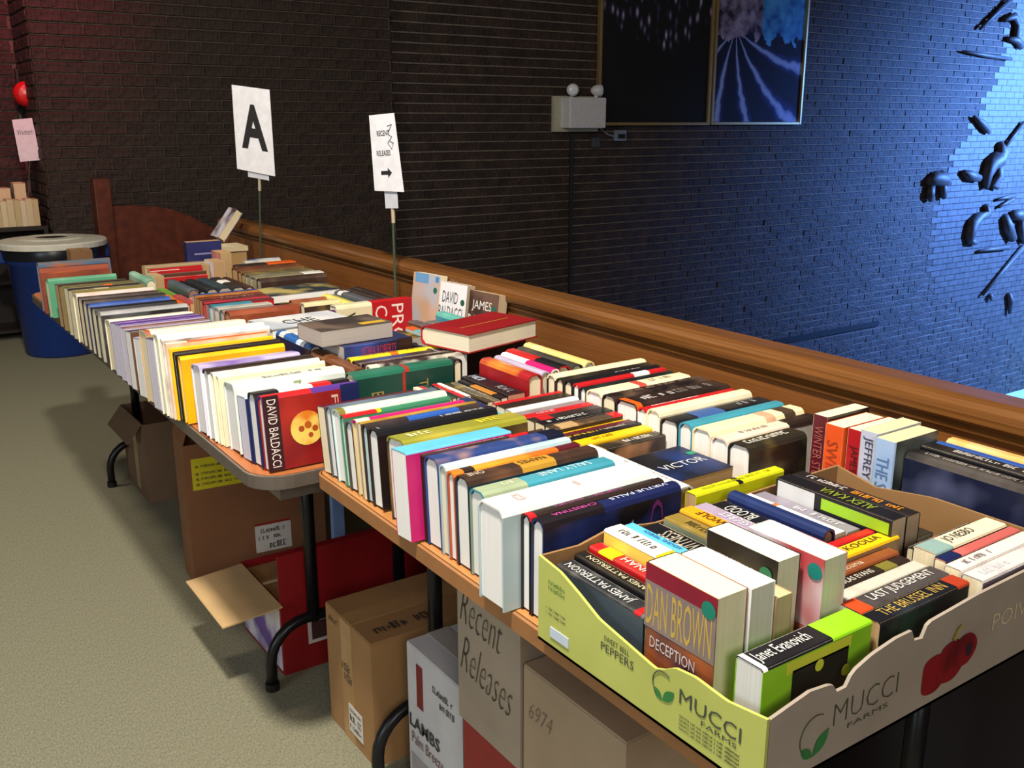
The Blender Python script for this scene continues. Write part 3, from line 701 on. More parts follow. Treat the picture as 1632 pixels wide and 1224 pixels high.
def row(entries, X0, Tlast, where, group, lean=(0, 0), base=ZT, zmax=0.935, wmin=0.09, gap=0.0012, slope=0.0):
    """spine-up books side by side along +Y, spines along X, nearest first. entry: (px, py, L, kind, spine, face, page, description, marks)"""
    n = len(entries); prev = None; data = []
    for i, e in enumerate(entries):
        a = math.radians(lean[0] + (lean[1] - lean[0]) * i / max(1, n - 1)); dx = (e[9] if len(e) > 9 else 0) + max(slope * i, -0.06)
        p = atx(e[0], e[1], X0 + dx); data.append((p.y - (min(p.z, zmax) - base) * math.tan(a), min(p.z, zmax), a, dx))
    for i, e in enumerate(entries):
        y, zt, a, dx = data[i]
        if prev is not None: y = max(y, prev)
        T = ((data[i + 1][0] - y) if i + 1 < n else Tlast) * math.cos(a) - gap
        T = max(0.009, min(T, 0.062))
        W = max(wmin, min((zt - base - T * math.sin(a)) / math.cos(a), 0.19))
        M = mat3((1, 0, 0), (0, math.cos(a), -math.sin(a)), (0, math.sin(a), math.cos(a)), (X0 + dx, y, base + T * math.sin(a) + 0.0005))
        book('%s, %s' % (e[7], where.format(ORD[i + 1])), e[3], M, e[2], W, T, e[4], e[5], e[6], e[8] if len(e) > 8 else (), group)
        prev = y + (T + gap) / math.cos(a)
def col(entries, Y0, L, Tlast, where, group, base=ZT, zmax=0.92, gap=0.0012, kind='h'):
    """spine-up books side by side along +X, spines along Y, near ends at Y0, leftmost first. entry: (px, py, kind, spine, face, page, description, marks[, L])"""
    pos = [aty(e[0], e[1], Y0) for e in entries]; n = len(entries); xp = None
    for i, e in enumerate(entries):
        x = pos[i].x if xp is None else max(pos[i].x, xp)
        T = (pos[i + 1].x - x if i + 1 < n else Tlast) - gap; T = max(0.009, min(T, 0.06)); W = max(0.07, min(pos[i].z, zmax) - base)
        LL = e[8] if len(e) > 8 else L
        M = mat3((0, -1, 0), (1, 0, 0), (0, 0, 1), (x, Y0 + LL, base + 0.0005))
        book('%s, %s' % (e[6], where.format(ORD[i + 1])), e[2], M, LL, W, T, e[3], e[4], e[5], e[7] if len(e) > 7 else (), group)
        xp = x + T + gap
def lay(label, px, py, ztop, kind, L, W, T, yaw, spine, face, page, marks=(), spine_front=False, group=None):
    """book lying flat; (px,py) is its near-left top corner at height ztop. Spine away from the viewer unless spine_front."""
    p = atz(px, py, ztop); a = math.radians(yaw); ex = Vector((math.cos(a), math.sin(a), 0)); fw = Vector((-math.sin(a), math.cos(a), 0))
    if spine_front:      # spine (local z=W) towards the viewer, near cover (y=0) up
        M = mat3(ex, (0, 0, -1), -fw, p + fw * W); M.translation.z = ztop
        M = mat3(-ex, (0, 0, -1), -fw, p + fw * W + ex * L) if False else mat3(ex, tuple(Vector((-fw)).cross(ex)), -fw, p + fw * W)
        if M.col[1][2] < 0: M.translation.z = ztop
        else: M.translation.z = ztop - T
    else:                # fore-edge towards the viewer
        ey = fw.cross(ex); M = mat3(ex, ey, fw, p)
        M.translation.z = ztop if ey.z < 0 else ztop - T
    return book(label, kind, M, L, W, T, spine, face, page, marks, group)
def upright(label, px, py, ztop, base, kind, W, T, yaw, spine, face, page, marks=(), group=None, spine_near=False):
    """book standing on its tail; yaw = direction of the width away from the viewer; (px,py) = near-left top corner at ztop.
    fore-edge towards the viewer, near cover (y=0) on the left, or spine towards the viewer when spine_near"""
    p = atz(px, py, ztop); a = math.radians(yaw); w = Vector((-math.sin(a), math.cos(a), 0)); s = Vector((math.cos(a), math.sin(a), 0)); L = ztop - base
    if not spine_near:   # z local = +w, y local = s, x local = y x z
        ex = s.cross(w)
        org = p.copy(); org.z = base if ex.z > 0 else ztop
        M = mat3(ex, s, w, org)
    else:                # spine at the near side
        z_ = -w; ex = s.cross(z_); org = p + w * W; org.z = base if ex.z > 0 else ztop
        M = mat3(ex, s, z_, org)
    return book(label, kind, M, L, W, T, spine, face, page, marks, group)

# ---- near table, aisle row
GA2 = 'hardcovers in the aisle row of the oak table'
A2 = [
 (866.7, 834.6, .247, 'h', 'NV', cover('#15121a', '#2a3a78', 9), 'W', 'dark blue hardcover with pink and white lettering',
   [('st', 'VIRTUE FALLS', .5, .93, '#d6dcf0', True), ('band', 0, .42, '#1b151a'), ('st', 'CHRISTINA', .10, .40, '#c44a9a', True), ('ct', 'V', .50, .13, .78, .42, '#9fb0c0'), ('ct', 'CH', .76, .10, .92, .2, '#7a2a74')]),
 (845, 825, .243, 'h', 'DB', 'BK', 'W', 'slim black hardcover with a red spine spot', [('band', 0, .05, 'RD'), ('sg', .2, .7, '#a03a80')]),
 (801, 816, .27, 'h', 'W', cover('#a9bfc2', '#c8d6d6', 6), 'W', 'large glossy white hardcover with pale teal sides', [('sg', .15, .22, '#c8a8a0'), ('sg', .5, .56, '#c8a8a0')], -0.028),
 (780, 800, .235, 'h', 'BR', 'DB', 'CR', 'slim brown hardcover wedged behind the large white one'),
 (771.7, 788.7, .245, 'h', 'TE', cover('#8fa08c', '#7b8f80', 8), 'W', 'thick hardcover with half sage half teal spine', [('band', 0, .32, 'SG'), ('st', 'SALLY LANE', .45, .85, '#bfe0ea', True), ('sg', .18, .26, '#c8d4b8')]),
 (746, 766, .245, 'h', cover('#3b2a22', '#6a4630', 10), cover('#10182a', '#1f3a48', 7), 'W', 'dark brown hardcover with an orange spine patch', [('band', .40, .66, 'GO'), ('st', 'ONE', .04, .16, '#cdbba4', True), ('st', 'NAMES', .42, .62, '#3a2410', True)]),
 (723, 755, .24, 'h', cover('#e2641c', '#f0a030', 8), cover('#b04a2a', '#c86a40'), 'W', 'orange-spined hardcover with a dark foot band', [('band', .08, .16, 'DB'), ('band', .82, 1, 'MA')]),
 (710, 744.5, .24, 'h', cover('#a8c4cc', '#dfe6e2', 8), cover('#9fb8c8', '#c8b0a0'), 'CR', 'pale silver-blue hardcover'),
 (697, 735, .245, 'h', cover('#2a3f78', '#b08a70', 12), cover('#1d3c74', '#27508c', 6), 'W', 'blue hardcover with portraits along its spine', [('band', .86, 1, '#10152c')]),
 (673.7, 726, .235, 'h', cover('#33241f', '#4a3834'), 'DB', 'CR', 'dark hardcover with white and red spine print', [('band', .7, .86, 'RD'), ('sg', .1, .66, '#b8a8a8')]),
 (656, 729, .20, 'p', 'SB', cover('#bf1268', '#d0307c', 5), 'W', 'short magenta paperback with a cyan spine', [], -0.024),
 (643, 704.6, .245, 'h', cover('#8a8a2c', '#a59a3a', 9), cover('#3a2a18', '#8a6a30', 9), 'W', 'olive-green hardcover with a food picture on its cover', [('sg', .1, .3, '#e0d8a0'), ('sg', .66, .86, '#d8c820'), ('cd', .70, .45, .03, '#c8902a'), ('cd', .45, .5, .022, '#6a3a20')]),
 (601, 687.5, .245, 'h', 'BK', cover('#1a1416', '#2c1a18', 8), 'W', 'thick black hardcover with white title print', [('sg', .55, .92, '#c8ccd4'), ('sg', .02, .06, '#c8ccd4')]),
 (584.5, 679, .235, 'h', cover('#2d2626', '#3c3030'), 'DB', 'LT', 'dark grey hardcover with a blue spine patch', [('band', .35, .8, 'BL')]),
 (574.5, 675, .24, 'p', cover('#b08a30', '#8a6a20'), 'BR', 'CR', 'slim gold and brown paperback'),
 (568, 671, .225, 'h', 'PK', cover('#c0a878', '#d8c090', 5), 'CR', 'cream-sided hardcover with a magenta spine', [('band', 0, .12, 'CR')]),
 (560, 674, .215, 'h', 'SL', cover('#3a2c28', '#4a3a30'), 'W', 'grey hardcover with dark boards'),
 (547, 663, .225, 'h', 'GR', 'GR', 'W', 'green hardcover with red and yellow spine stripes', [('band', 0, .3, 'RD'), ('band', .3, .34, 'YE')]),
 (539, 654, .23, 'h', cover('#b8d4c4', '#dcdcc8', 9), 'LT', 'W', 'pale mint hardcover with an olive tip', [('band', 0, .06, 'OL')]),
 (526, 649, .23, 'h', cover('#4a5668', '#6a7684', 8), 'SL', 'W', 'slate grey hardcover'),
 (516, 649, .20, 'p', 'MA', cover('#2c1414', '#3a1c1a'), 'CR', 'dark maroon paperback at the far corner'),
]
row(A2, 0.695, 0.035, '{} from the pepper carton, aisle row', GA2, lean=(0, 9))
# ---- far table, aisle row
GA1 = 'books in the aisle row of the brown table'
SUN = cover('#e9c860', '#d87a20', 25)
A1 = [
 (416.7, 633.5, .20, 'h', 'PU', cover('#7a1418', '#b02a1e', 6), 'W', 'red hardcover with a golden sun on its cover', [('band', 0, .5, 'RD'), ('cd', .42, .50, .034, SUN), ('cb', .0, .16, 0, 1, '#35161e'), ('cb', .80, 1, 0, 1, 'NV'), ('ct', 'DAVID BALDACCI', .04, .09, .95, .05, '#e2d6cc'), ('ct', 'FI', .70, .07, .88, .68, '#d8b0a0'), ('cd', .36, .50, .006, '#a84a1c'), ('cd', .43, .54, .007, '#b4581e'), ('cd', .50, .48, .006, '#a84a1c'), ('cd', .45, .40, .005, '#a84a1c')]),
 (405, 629, .20, 'h', 'BK', 'NV', 'W', 'white-paged hardcover with a black and red spine', [('band', .25, .6, 'W'), ('band', .6, .8, 'RD')]),
 (390, 634, .18, 'p', 'LT', 'NV', '#d6d4e4', 'short navy paperback'),
 (371, 613, .24, 'h', cover('#d6dcd0', '#e8e8dc'), cover('#cfd8d0', '#e6e6da', 5), 'W', 'pale green-white hardcover with a teal disc on its cover', [('cd', .74, .72, .010, 'TE'), ('ct', 'R', .26, .06, .8, .55, '#6a8a98'), ('ct', 'N', .52, .07, .92, .70, '#8a9a70'), ('sg', .3, .8, '#8a8a80')]),
 (347, 600, .235, 'h', cover('#e4ddc8', '#d8d0bc'), 'CR', 'W', 'cream hardcover'),
 (339, 595, .235, 'h', cover('#e6dcd0', '#d4c8bc'), 'CR', 'W', 'pale pinkish cream hardcover'),
 (330, 590, .235, 'h', 'DB', 'W', 'W', 'white hardcover with a thin black spine'),
 (317, 584, .225, 'h', cover('#b8aed0', '#6a4aa0', 8), cover('#cfc8dc', '#e0dce8', 5), 'W', 'lilac and violet hardcover'),
 (287, 569.5, .24, 'h', cover('#f2c80c', '#f0a010', 5), cover('#f4b80c', '#ee8a10', 4), 'W', 'thick yellow-orange hardcover', [('sg', .55, .62, '#7a4a10')]),
 (278, 562, .245, 'h', cover('#241a18', '#332624'), 'BK', 'W', 'black hardcover with white print between two yellow ones', [('sg', .2, .75, '#d8d4cc')]),
 (270, 556, .24, 'h', 'YE', 'YE', 'W', 'slim yellow hardcover'),
 (265, 549, .235, 'h', 'OR', cover('#d8c8b8', '#e0a880'), 'W', 'orange and cream hardcover', [('band', 0, .2, 'CR')]),
 (259, 541, .25, 'h', cover('#ece8dc', '#f2eee6'), cover('#d8d0c8', '#8a7468', 12), 'W', 'large white hardcover with a brown picture', ),
 (250, 534, .25, 'h', cover('#efeadb', '#e6dfcc'), 'CR', 'W', 'large ivory hardcover'),
 (243, 541, .17, 'p', 'NV', 'LI', '#d8d4e0', 'short lilac paperback with navy spine'),
 (231, 528, .24, 'h', cover('#e8e0c8', '#d8d2be'), 'TA', 'CR', 'cream hardcover with a rust-coloured corner', [('band', 0, .05, 'CO')]),
 (222, 540, .19, 'p', 'LI', 'W', 'W', 'white paperback with black lettering on its cover', [('ct', 'HABITS', .30, .14, .9, .3, '#3a3434')]),
 (207, 529, .215, 'p', 'DB', 'BR', 'W', 'slim brown paperback', [('sg', .3, .8, '#8a7a70')]),
 (198, 523, .215, 'p', cover('#6a3a20', '#8a5a38'), 'LI', '#dcd6e0', 'rust-spined paperback'),
 (191, 518, .215, 'p', 'PU', 'LI', '#d6d0e0', 'purple-spined paperback'),
 (183, 515, .215, 'p', cover('#5a2c80', '#7a50a0'), 'PU', '#d8d4e2', 'violet-spined paperback'),
 (174, 511, .22, 'h', cover('#ece6d2', '#e0d8c0'), cover('#d8d2b8', '#c8c0a0'), 'CR', 'cream hardcover with small print down its cover', [('ct', 'lil', .2, .08, .8, .3, '#6a6450')]),
 (160, 498, .235, 'h', cover('#9a9a9c', '#b0aeb0'), cover('#1a1a1c', '#55565a', 9), 'CR', 'black and silver hardcover with a ring on its cover', [('cd', .6, .66, .015, 'GY'), ('cd', .6, .66, .009, 'BK')]),
 (151, 491, .225, 'h', 'BK', 'BK', 'CR', 'black hardcover with cream pages'),
 (143, 485, .225, 'h', cover('#2a4a98', '#3a60b0'), 'NV', 'CR', 'blue-spined hardcover'),
 (136, 479, .225, 'h', cover('#2a2220', '#4a3a34'), 'DB', 'CR', 'dark hardcover with brown spine'),
 (129, 474, .22, 'h', cover('#3c3230', '#52443e'), 'DB', 'CR', 'charcoal brown hardcover'),
 (121, 468.5, .225, 'h', cover('#e0ccc4', '#d8b8b0'), 'CR', 'CR', 'pinkish white hardcover'),
 (114, 463, .215, 'p', cover('#504838', '#6a6048'), 'OL', 'CR', 'olive-brown paperback', [('band', .3, .5, 'KH')]),
 (107, 459, .215, 'p', cover('#3a3024', '#50452c'), 'DB', 'CR', 'dark olive paperback', [('band', .5, .62, 'OR')]),
 (99, 456, .215, 'p', cover('#42402a', '#5a5238'), 'OL', 'TA', 'mossy green paperback'),
 (92, 453, .21, 'p', 'DB', 'DB', 'TA', 'blackish brown paperback'),
 (76, 444.5, .22, 'h', cover('#5c9c7c', '#78b090'), cover('#4f9a74', '#5fa884', 5), 'CR', 'large green hardcover'),
 (64, 436, .23, 'h', cover('#6a2c18', '#b05020', 9), cover('#7a3420', '#a04a28', 7), 'TA', 'rust-brown hardcover'),
 (63, 428, .23, 'h', cover('#3a2a24', '#b05a28', 10), 'CO', 'TA', 'dark and orange hardcover'),
 (62, 420, .24, 'h', cover('#5a6068', '#8a6a58', 10), cover('#4a6a8a', '#a8603c', 8), 'TA', 'grey and rust hardcover'),
]
row(A1, 0.603, 0.04, '{} along the far aisle row', GA1, lean=(6, 8), zmax=0.93, slope=-0.0045)
# ---- near table, parapet row (hardcovers)
GC2 = 'hardcovers along the parapet on the oak table'
C2 = [
 (1196, 714, .14, 'h', cover('#2a261e', '#6a5a2a', 12), cover('#1c1a14', '#5a5030', 14), 'W', 'dark olive hardcover with white print', [('sg', .1, .8, '#d8d4c8')]),
 (1160, 702, .235, 'h', cover('#e2cfba', '#ecdcc8'), 'W', 'W', 'pinkish cream hardcover with a black tip', [('band', .66, 1, 'DB'), ('sg', .2, .5, '#8a7a6a')]),
 (1133, 688, .24, 'h', cover('#f0e4b8', '#ece0b0'), 'CR', 'W', 'cream hardcover with a small spine portrait', [('band', .58, .68, '#d8a888'), ('band', .78, .90, '#4a3a2c')]),
 (1103, 678, .24, 'h', 'TE', 'TE', 'W', 'slim teal hardcover'),
 (1081, 674, .245, 'h', cover('#14161c', '#22262e'), 'BK', 'W', 'black hardcover with a blue planet', [('band', .22, .5, '#3a5c98'), ('sg', .7, .9, '#9a9ca4')]),
 (1052, 657, .24, 'h', 'CR', 'CR', 'W', 'cream hardcover with a plain rounded spine'),
 (1030, 653, .235, 'h', 'RD', 'W', 'W', 'slim red and white hardcover', [('sg', .1, .6, '#f0d8d0')]),
 (1016, 646, .245, 'h', cover('#241a18', '#3a2a24'), 'BK', 'W', 'thick dark brown hardcover with silver lettering', [('band', .0, .06, 'OR'), ('sg', .15, .45, '#b8b4b0'), ('sg', .5, .85, '#787470')]),
 (981, 634, .245, 'h', cover('#1c1618', '#5a4638', 14), 'BK', 'CR', 'black hardcover with bronze lettering', [('sg', .2, .85, '#8a7460')]),
 (959, 628, .24, 'h', cover('#f0e2bc', '#eadbb4'), 'CR', 'W', 'ivory hardcover with a red rose', [('band', .42, .50, '#c04a40'), ('sg', .6, .85, '#a89878')]),
 (934, 620, .235, 'h', cover('#14181a', '#20302c'), 'BK', 'W', 'black hardcover with a dark green spine end'),
 (923, 614, .235, 'h', 'RD', 'BK', 'W', 'red-spined hardcover with black boards', [('band', .62, .8, 'W')]),
 (912, 610, .24, 'h', 'BK', 'BK', 'CR', 'black hardcover with thin white print', [('sg', .5, .8, '#b0b0b0')]),
 (898, 606, .24, 'h', cover('#1e1a18', '#3a3428'), 'BK', 'CR', 'blackish hardcover with gold flecks'),
 (885, 600, .25, 'h', cover('#efe4bc', '#e8dcb0'), 'BK', 'CR', 'cream-spined hardcover with black boards'),
]
row(C2, 1.152, 0.03, '{} from the box in the parapet row', GC2, lean=(2, 0), zmax=0.905)
# ---- near table, middle row (paperbacks)
GB2 = 'paperbacks in the middle row of the oak table'
B2 = [
 (968, 716, .135, 'p', cover('#2a2420', '#8a6a50', 14), cover('#3a2a28', '#c08a60', 12), 'CR', 'paperback with brown faces on its cover', [('sg', .3, .8, '#d8d0c8')], .03),
 (927.5, 709, .162, 'p', 'YE', 'YE', 'CR', 'thick yellow paperback', [('sg', .2, .5, '#b08a10')]),
 (911, 700, .162, 'p', 'BK', 'BK', 'CR', 'black paperback with yellow lettering', [('sg', .0, .4, '#e0c020'), ('sg', .45, .8, '#b8b0a0')]),
 (899, 697, .162, 'p', 'MA', 'MA', 'CR', 'slim dark red paperback'),
 (888, 695, .162, 'p', 'YE', 'RD', 'CR', 'slim bright yellow paperback', [('sg', .1, .8, '#a07a10')]),
 (882, 685, .162, 'p', cover('#4a3a2c', '#b07a40', 12), 'DB', 'CR', 'brown paperback with a red tip', [('band', .85, 1, 'RD'), ('band', .1, .35, 'TA')]),
 (868, 677, .162, 'p', 'BK', 'BK', 'CR', 'black paperback with white block print', [('sg', .1, .7, '#d0d0cc')]),
 (852, 673, .162, 'p', cover('#2c2422', '#4a3a34'), 'DB', 'CR', 'dark paperback with a red label', [('band', .1, .28, 'RD')]),
 (838, 667, .162, 'p', 'RD', 'PI', 'PI', 'red paperback with pink page edges', [('sg', .2, .45, '#e0b0b0')]),
 (826, 663, .162, 'p', cover('#8a7a80', '#5a4c50', 14), 'GY', 'CR', 'mauve-grey paperback'),
 (815, 656, .162, 'p', 'W', 'W', 'CR', 'white-spined paperback'),
 (805, 650, .162, 'p', 'DB', 'DB', 'CR', 'slim black-brown paperback'),
 (790, 643, .162, 'p', 'RD', 'RD', 'CR', 'bright red paperback', [('sg', .5, .7, '#e08080')]),
]
row(B2, 0.985, 0.014, '{} from the box in the middle row', GB2, lean=(0, 0), zmax=0.865)
# ---- helpers in world coordinates
def up_row(label, x, y, z, kind, L, W, T, spine, face, page, marks=(), group=None):      # spine up along +X, near cover to -Y; (x,y,z) near-left bottom
    return book(label, kind, mat3((1, 0, 0), (0, 1, 0), (0, 0, 1), (x, y, z)), L, W, T, spine, face, page, marks, group)
def up_col(label, x, y, z, kind, L, W, T, spine, face, page, marks=(), group=None, yaw=0):      # spine up along Y, (x,y,z) near-left bottom, near cover to -X
    a = math.radians(yaw); d = Vector((math.sin(a), -math.cos(a), 0)); s_ = Vector((math.cos(a), math.sin(a), 0))
    return book(label, kind, mat3(d, s_, (0, 0, 1), Vector((x, y, z)) - d * L), L, W, T, spine, face, page, marks, group)
def stand(label, x, y, z, kind, H, W, T, spine, face, page, marks=(), group=None):       # upright, fore-edge to -Y, near cover to -X; x local points down
    return book(label, kind, mat3((0, 0, 1), (1, 0, 0), (0, 1, 0), (x, y, z)), H, W, T, spine, face, page, marks, group)
def stand_spine(label, x, y, z, kind, H, W, T, spine, face, page, marks=(), group=None):  # upright, spine to -X, thickness towards -Y; x local points down
    return book(label, kind, mat3((0, 0, -1), (0, -1, 0), (-1, 0, 0), (x + W, y, z + H)), H, W, T, spine, face, page, marks, group)
def flat_on(label, x, y, z, kind, L, W, T, yaw, spine, face, page, marks=(), group=None, spine_front=False):   # lying flat, (x,y,z) near-left bottom
    a = math.radians(yaw); ex = Vector((math.cos(a), math.sin(a), 0)); fw = Vector((-math.sin(a), math.cos(a), 0)); o = Vector((x, y, z))
    if spine_front: M = mat3(ex, (0, 0, -1), -fw, o) if False else mat3(ex, Vector((-fw)).cross(ex), -fw, o + fw * W)
    else: M = mat3(-ex, Vector((0, 0, 1)), fw, o + ex * L)
    if M.col[1][2] < 0: M.translation.z += T
    return book(label, kind, M, L, W, T, spine, face, page, marks, group)
# ---- pepper carton
BX0, BX1, BY0, BY1, BH = 0.668, 1.262, 0.535, 0.912, 0.118
LIME = cardboard('#b9bf62', '#aab054'); GRYC = cardboard('#a2968a', '#94877a'); INNER = cardboard('#9a7448')
t = thing('pepper_carton', 'low lime-green and tan produce carton full of paperbacks on the oak table', 'carton', (BX0, BY0, ZT))
X, Y, k = BX1 - BX0, BY1 - BY0, 0.004
q = MB(); q.box(0, X, 0, Y, 0, 0.004); q.build('base', INNER, t)
def cut_top(n, lo, f):
    return [(i / n, f(i / n)) for i in range(n + 1)]
def lerp_tab(tab):
    def f(u):
        for (a, va), (b_, vb) in zip(tab, tab[1:]):
            if a <= u <= b_: return va + (vb - va) * (u - a) / (b_ - a + 1e-9)
        return tab[-1][1]
    return f
def wall_panel(name, tab, n, fn, mats):
    q = MB(); pts = [(0, 0.0), ] + [(1, 0.0)] + [(1 - i / n, lerp_tab(tab)(1 - i / n)) for i in range(n + 1)]
    q.prism(pts, fn); o = q.build(name, mats, t)
    return o
# left wall (along Y, u from far to near), wavy hand hole cut
tabL = [(0, .118), (.12, .112), (.22, .098), (.32, .082), (.45, .074), (.58, .066), (.62, .072), (.66, .082), (.74, .086), (.86, .082), (1, .090)]
ol = wall_panel('side_wall', tabL, 60, lambda u, v, tt: (k * tt, Y - u * Y, v), [LIME])
tabN = [(0, .088), (.1, .098), (.16, .094), (.175, .082), (.205, .082), (.215, .096), (.27, .106), (.34, .112), (.39, .112), (.40, .098), (.425, .096), (.44, .112), (.6, .118), (.8, .120), (1, .120)]
on_ = wall_panel('front_wall', tabN, 80, lambda u, v, tt: (k + 0.001 + u * (X - 2 * k - 0.002), k * tt, v), [GRYC])
of_ = wall_panel('back_wall', [(0, .118), (.1, .116), (.2, .128), (.32, .115), (1, .118)], 30, lambda u, v, tt: (k + 0.001 + u * (X - 2 * k - 0.002), Y - k * tt, v), [INNER])
or_ = wall_panel('side_wall', [(0, .118), (.2, .104), (.45, .118), (1, .118)], 30, lambda u, v, tt: (X - k * tt, Y - u * Y, v), [INNER])
GRN, DK = flat('#2f7a3c', 0.6), flat('#454a3c', 0.7)
def sl(body, y0, z0, w, h, mat, par=ol): return lettering(body, (-0.0006, y0, z0), (0, -1, 0), (0, 0, 1), w, h, mat, par, 'lettering')
sl('MUCCI', 0.118, 0.045, 0.088, 0.018, DK); sl('FARMS', 0.085, 0.036, 0.05, 0.006, DK); sl('SWEET BELL', 0.245, 0.060, 0.045, 0.007, DK); sl('PEPPERS', 0.25, 0.046, 0.058, 0.011, DK)
for z_ in (0.014, 0.019, 0.024, 0.029): strokes((-0.0006, 0.12, z_), (0, -1, 0), (0, 0, 1), 0.09, 0.0028, DK, ol)
for z_ in (0.088, 0.08): strokes((-0.0006, 0.355, z_), (0, -1, 0), (0, 0, 1), 0.035, 0.005, GRN, ol)
for z_ in (0.052, 0.045): strokes((-0.0006, 0.36, z_), (0, -1, 0), (0, 0, 1), 0.04, 0.003, DK, ol)
q = MB(); q.box(-0.0012, -0.0002, 0.312, 0.35, 0.016, 0.03); q.build('barcode_label', flat('#c9d6e4', 0.6), ol)
def leaf(par, org, rd, ud, s, nm='leaf'):
    org, rd, ud = Vector(org), Vector(rd), Vector(ud)
    def P(u, v): return tuple(org + rd * u * s + ud * v * s)
    for (u0, v0, u1, v1, wd_) in ((0.42, 0.0, 0.0, 0.32, 0.13), (0.42, 0.0, 0.95, 0.55, 0.17)):
        q = MB(); pts = []; d = Vector((u1 - u0, v1 - v0)); nrm = Vector((-d.y, d.x)).normalized()
        for i in range(9): f_ = i / 8; w_ = wd_ * math.sin(math.pi * f_); c_ = Vector((u0, v0)) + d * f_; pts.append(c_ + nrm * w_)
        for i in range(7, 0, -1): f_ = i / 8; w_ = wd_ * math.sin(math.pi * f_); c_ = Vector((u0, v0)) + d * f_; pts.append(c_ - nrm * w_)
        q.v = [P(*p_) for p_ in pts]; q.f = [tuple(range(len(pts)))]; q.m = [0]; q.build(nm, GRN, par)
    q = MB(); a = [P(0.45 + 0.5 * math.cos(th), 0.55 + 0.5 * math.sin(th)) for th in [math.radians(60 + 12 * i) for i in range(15)]]
    q.tube(a, 0.0006, 5); q.build('logo_ring', DK, par)
leaf(ol, (-0.0008, 0.158, 0.034), (0, -1, 0), (0, 0, 1), 0.034)
leaf(on_, (0.055, -0.0008, 0.018), (1, 0, 0), (0, 0, 1), 0.046)
lettering('MUCCI', (0.105, -0.0006, 0.042), (1, 0, 0), (0, 0, 1), 0.11, 0.026, DK, on_, 'lettering', -0.02); lettering('FARMS', (0.13, -0.0006, 0.030), (1, 0, 0), (0, 0, 1), 0.07, 0.006, DK, on_, 'lettering')
lettering('POIVRONS', (0.40, -0.0006, 0.058), (1, 0, 0), (0, 0, 1), 0.175, 0.022, flat('#d0c29c', 0.7), on_, 'lettering', -0.01)
PEP = cover('#8a161c', '#661018', 20)
for cx_, cz_, r_ in ((0.285, 0.040, 0.026), (0.318, 0.046, 0.028), (0.345, 0.052, 0.022)):
    q = MB(); q.v = [(cx_ + r_ * (1 + 0.12 * math.cos(3 * th)) * math.cos(th), -0.0007 - 0.0002 * (cx_ > .3) - 0.0002 * (cx_ > .33), cz_ + r_ * (1.05 + 0.1 * math.cos(2 * th)) * math.sin(th)) for th in [math.radians(12 * i) for i in range(30)]]; q.f = [tuple(range(30))]; q.m = [0]; q.build('pepper_print', PEP, on_)
q = MB(); q.tube([(0.316, -0.0012, 0.074), (0.322, -0.0012, 0.084), (0.33, -0.0012, 0.088)], [0.003, 0.0022, 0.002], 6); q.build('pepper_stem', flat('#6a5a24'), on_)
q = MB(); q.v = [(0.353 + 0.007 * math.cos(math.radians(30 * i)), -0.0013, 0.05 + 0.009 * math.sin(math.radians(30 * i))) for i in range(12)]; q.f = [tuple(range(12))]; q.m = [0]; q.build('pepper_print', flat('#2a1c28'), on_)
# books in the pepper carton
ZB = ZT + 0.0048; GP = 'paperbacks in the pepper carton'
IN = ' in the pepper carton'
def bc(label, *a, **k_): return up_col(label + IN, *a, group=GP, **k_)
def br(label, *a, **k_): return up_row(label + IN, *a, group=GP, **k_)
bc('grey thriller with slanted white lettering by the lime wall', 0.690, 0.738, ZB, 'p', .166, .098, .028, cover('#2a2c30', '#6a6866', 18), 'SL', '#a9a29a', [('st', 'JAMES PATTERSON', .05, .8, '#d8d8d4', True), ('band', .9, .97, 'RD')])
bc('black paperback with cream capitals second from the lime wall', 0.720, 0.738, ZB, 'p', .166, .104, .021, cover('#1c1a18', '#3a3428'), 'BK', 'TA', [('st', 'JAMES PATTERSON', .1, .8, '#d8cfa8', True), ('band', .92, 1, 'RD')])
bc('red paperback with a yellow band near the lime wall', 0.743, 0.745, ZB, 'p', .158, .110, .022, 'RD', 'RD', 'CR', [('st', 'HANNAH', .35, .85, '#f0e4d8', True), ('band', .12, .3, 'YE')])
bc('thick yellow paperback with white label', 0.767, 0.742, ZB, 'p', .160, .128, .031, 'YE', cover('#eed75a', '#f2e07a'), '#e8cf70', [('band', .0, .62, 'W'), ('sg', .1, .5, '#4a4438')])
bc('slim sky-blue paperback', 0.801, 0.75, ZB, 'p', .150, .126, .017, 'SB', 'BK', 'CR', [('sg', .2, .8, '#2a6a9a')])
bc('black paperback with brown and white capitals', 0.822, 0.75, ZB, 'p', .148, .116, .040, 'BK', 'BK', 'CR', [('st', 'THE WITNESS', .2, .9, '#b8b09c', True)])
def sc_(label, *a, **k_): return stand(label + IN, *a, group=GP, **k_)
CP = '#e8e2bc'
sc_('thick upright paperback with gold lettering and crimson band', 0.684, 0.622, ZB, 'p', .172, .108, .045, 'DB', cover('#3a2a3a', '#b8622a', 10), CP, [('cb', .88, 1, 0, 1, '#8a1430'), ('cb', .55, .88, 0, 1, '#8a7a78'), ('cu', 'DAN BROWN', .57, .29, .97, .05, '#c9a84a'), ('cu', 'DECEPTION', .42, .08, .9, .25, '#d8ccd0'), ('cd', .90, .10, .010, '#12806a')])
sc_('upright white-topped paperback beside the gold-lettered one', 0.7305, 0.618, ZB, 'p', .171, .108, .037, 'BK', 'W', '#dcdcc8')
sc_('shorter tan upright paperback', 0.769, 0.616, ZB, 'p', .150, .104, .026, 'TA', 'TA', '#c9b58c')
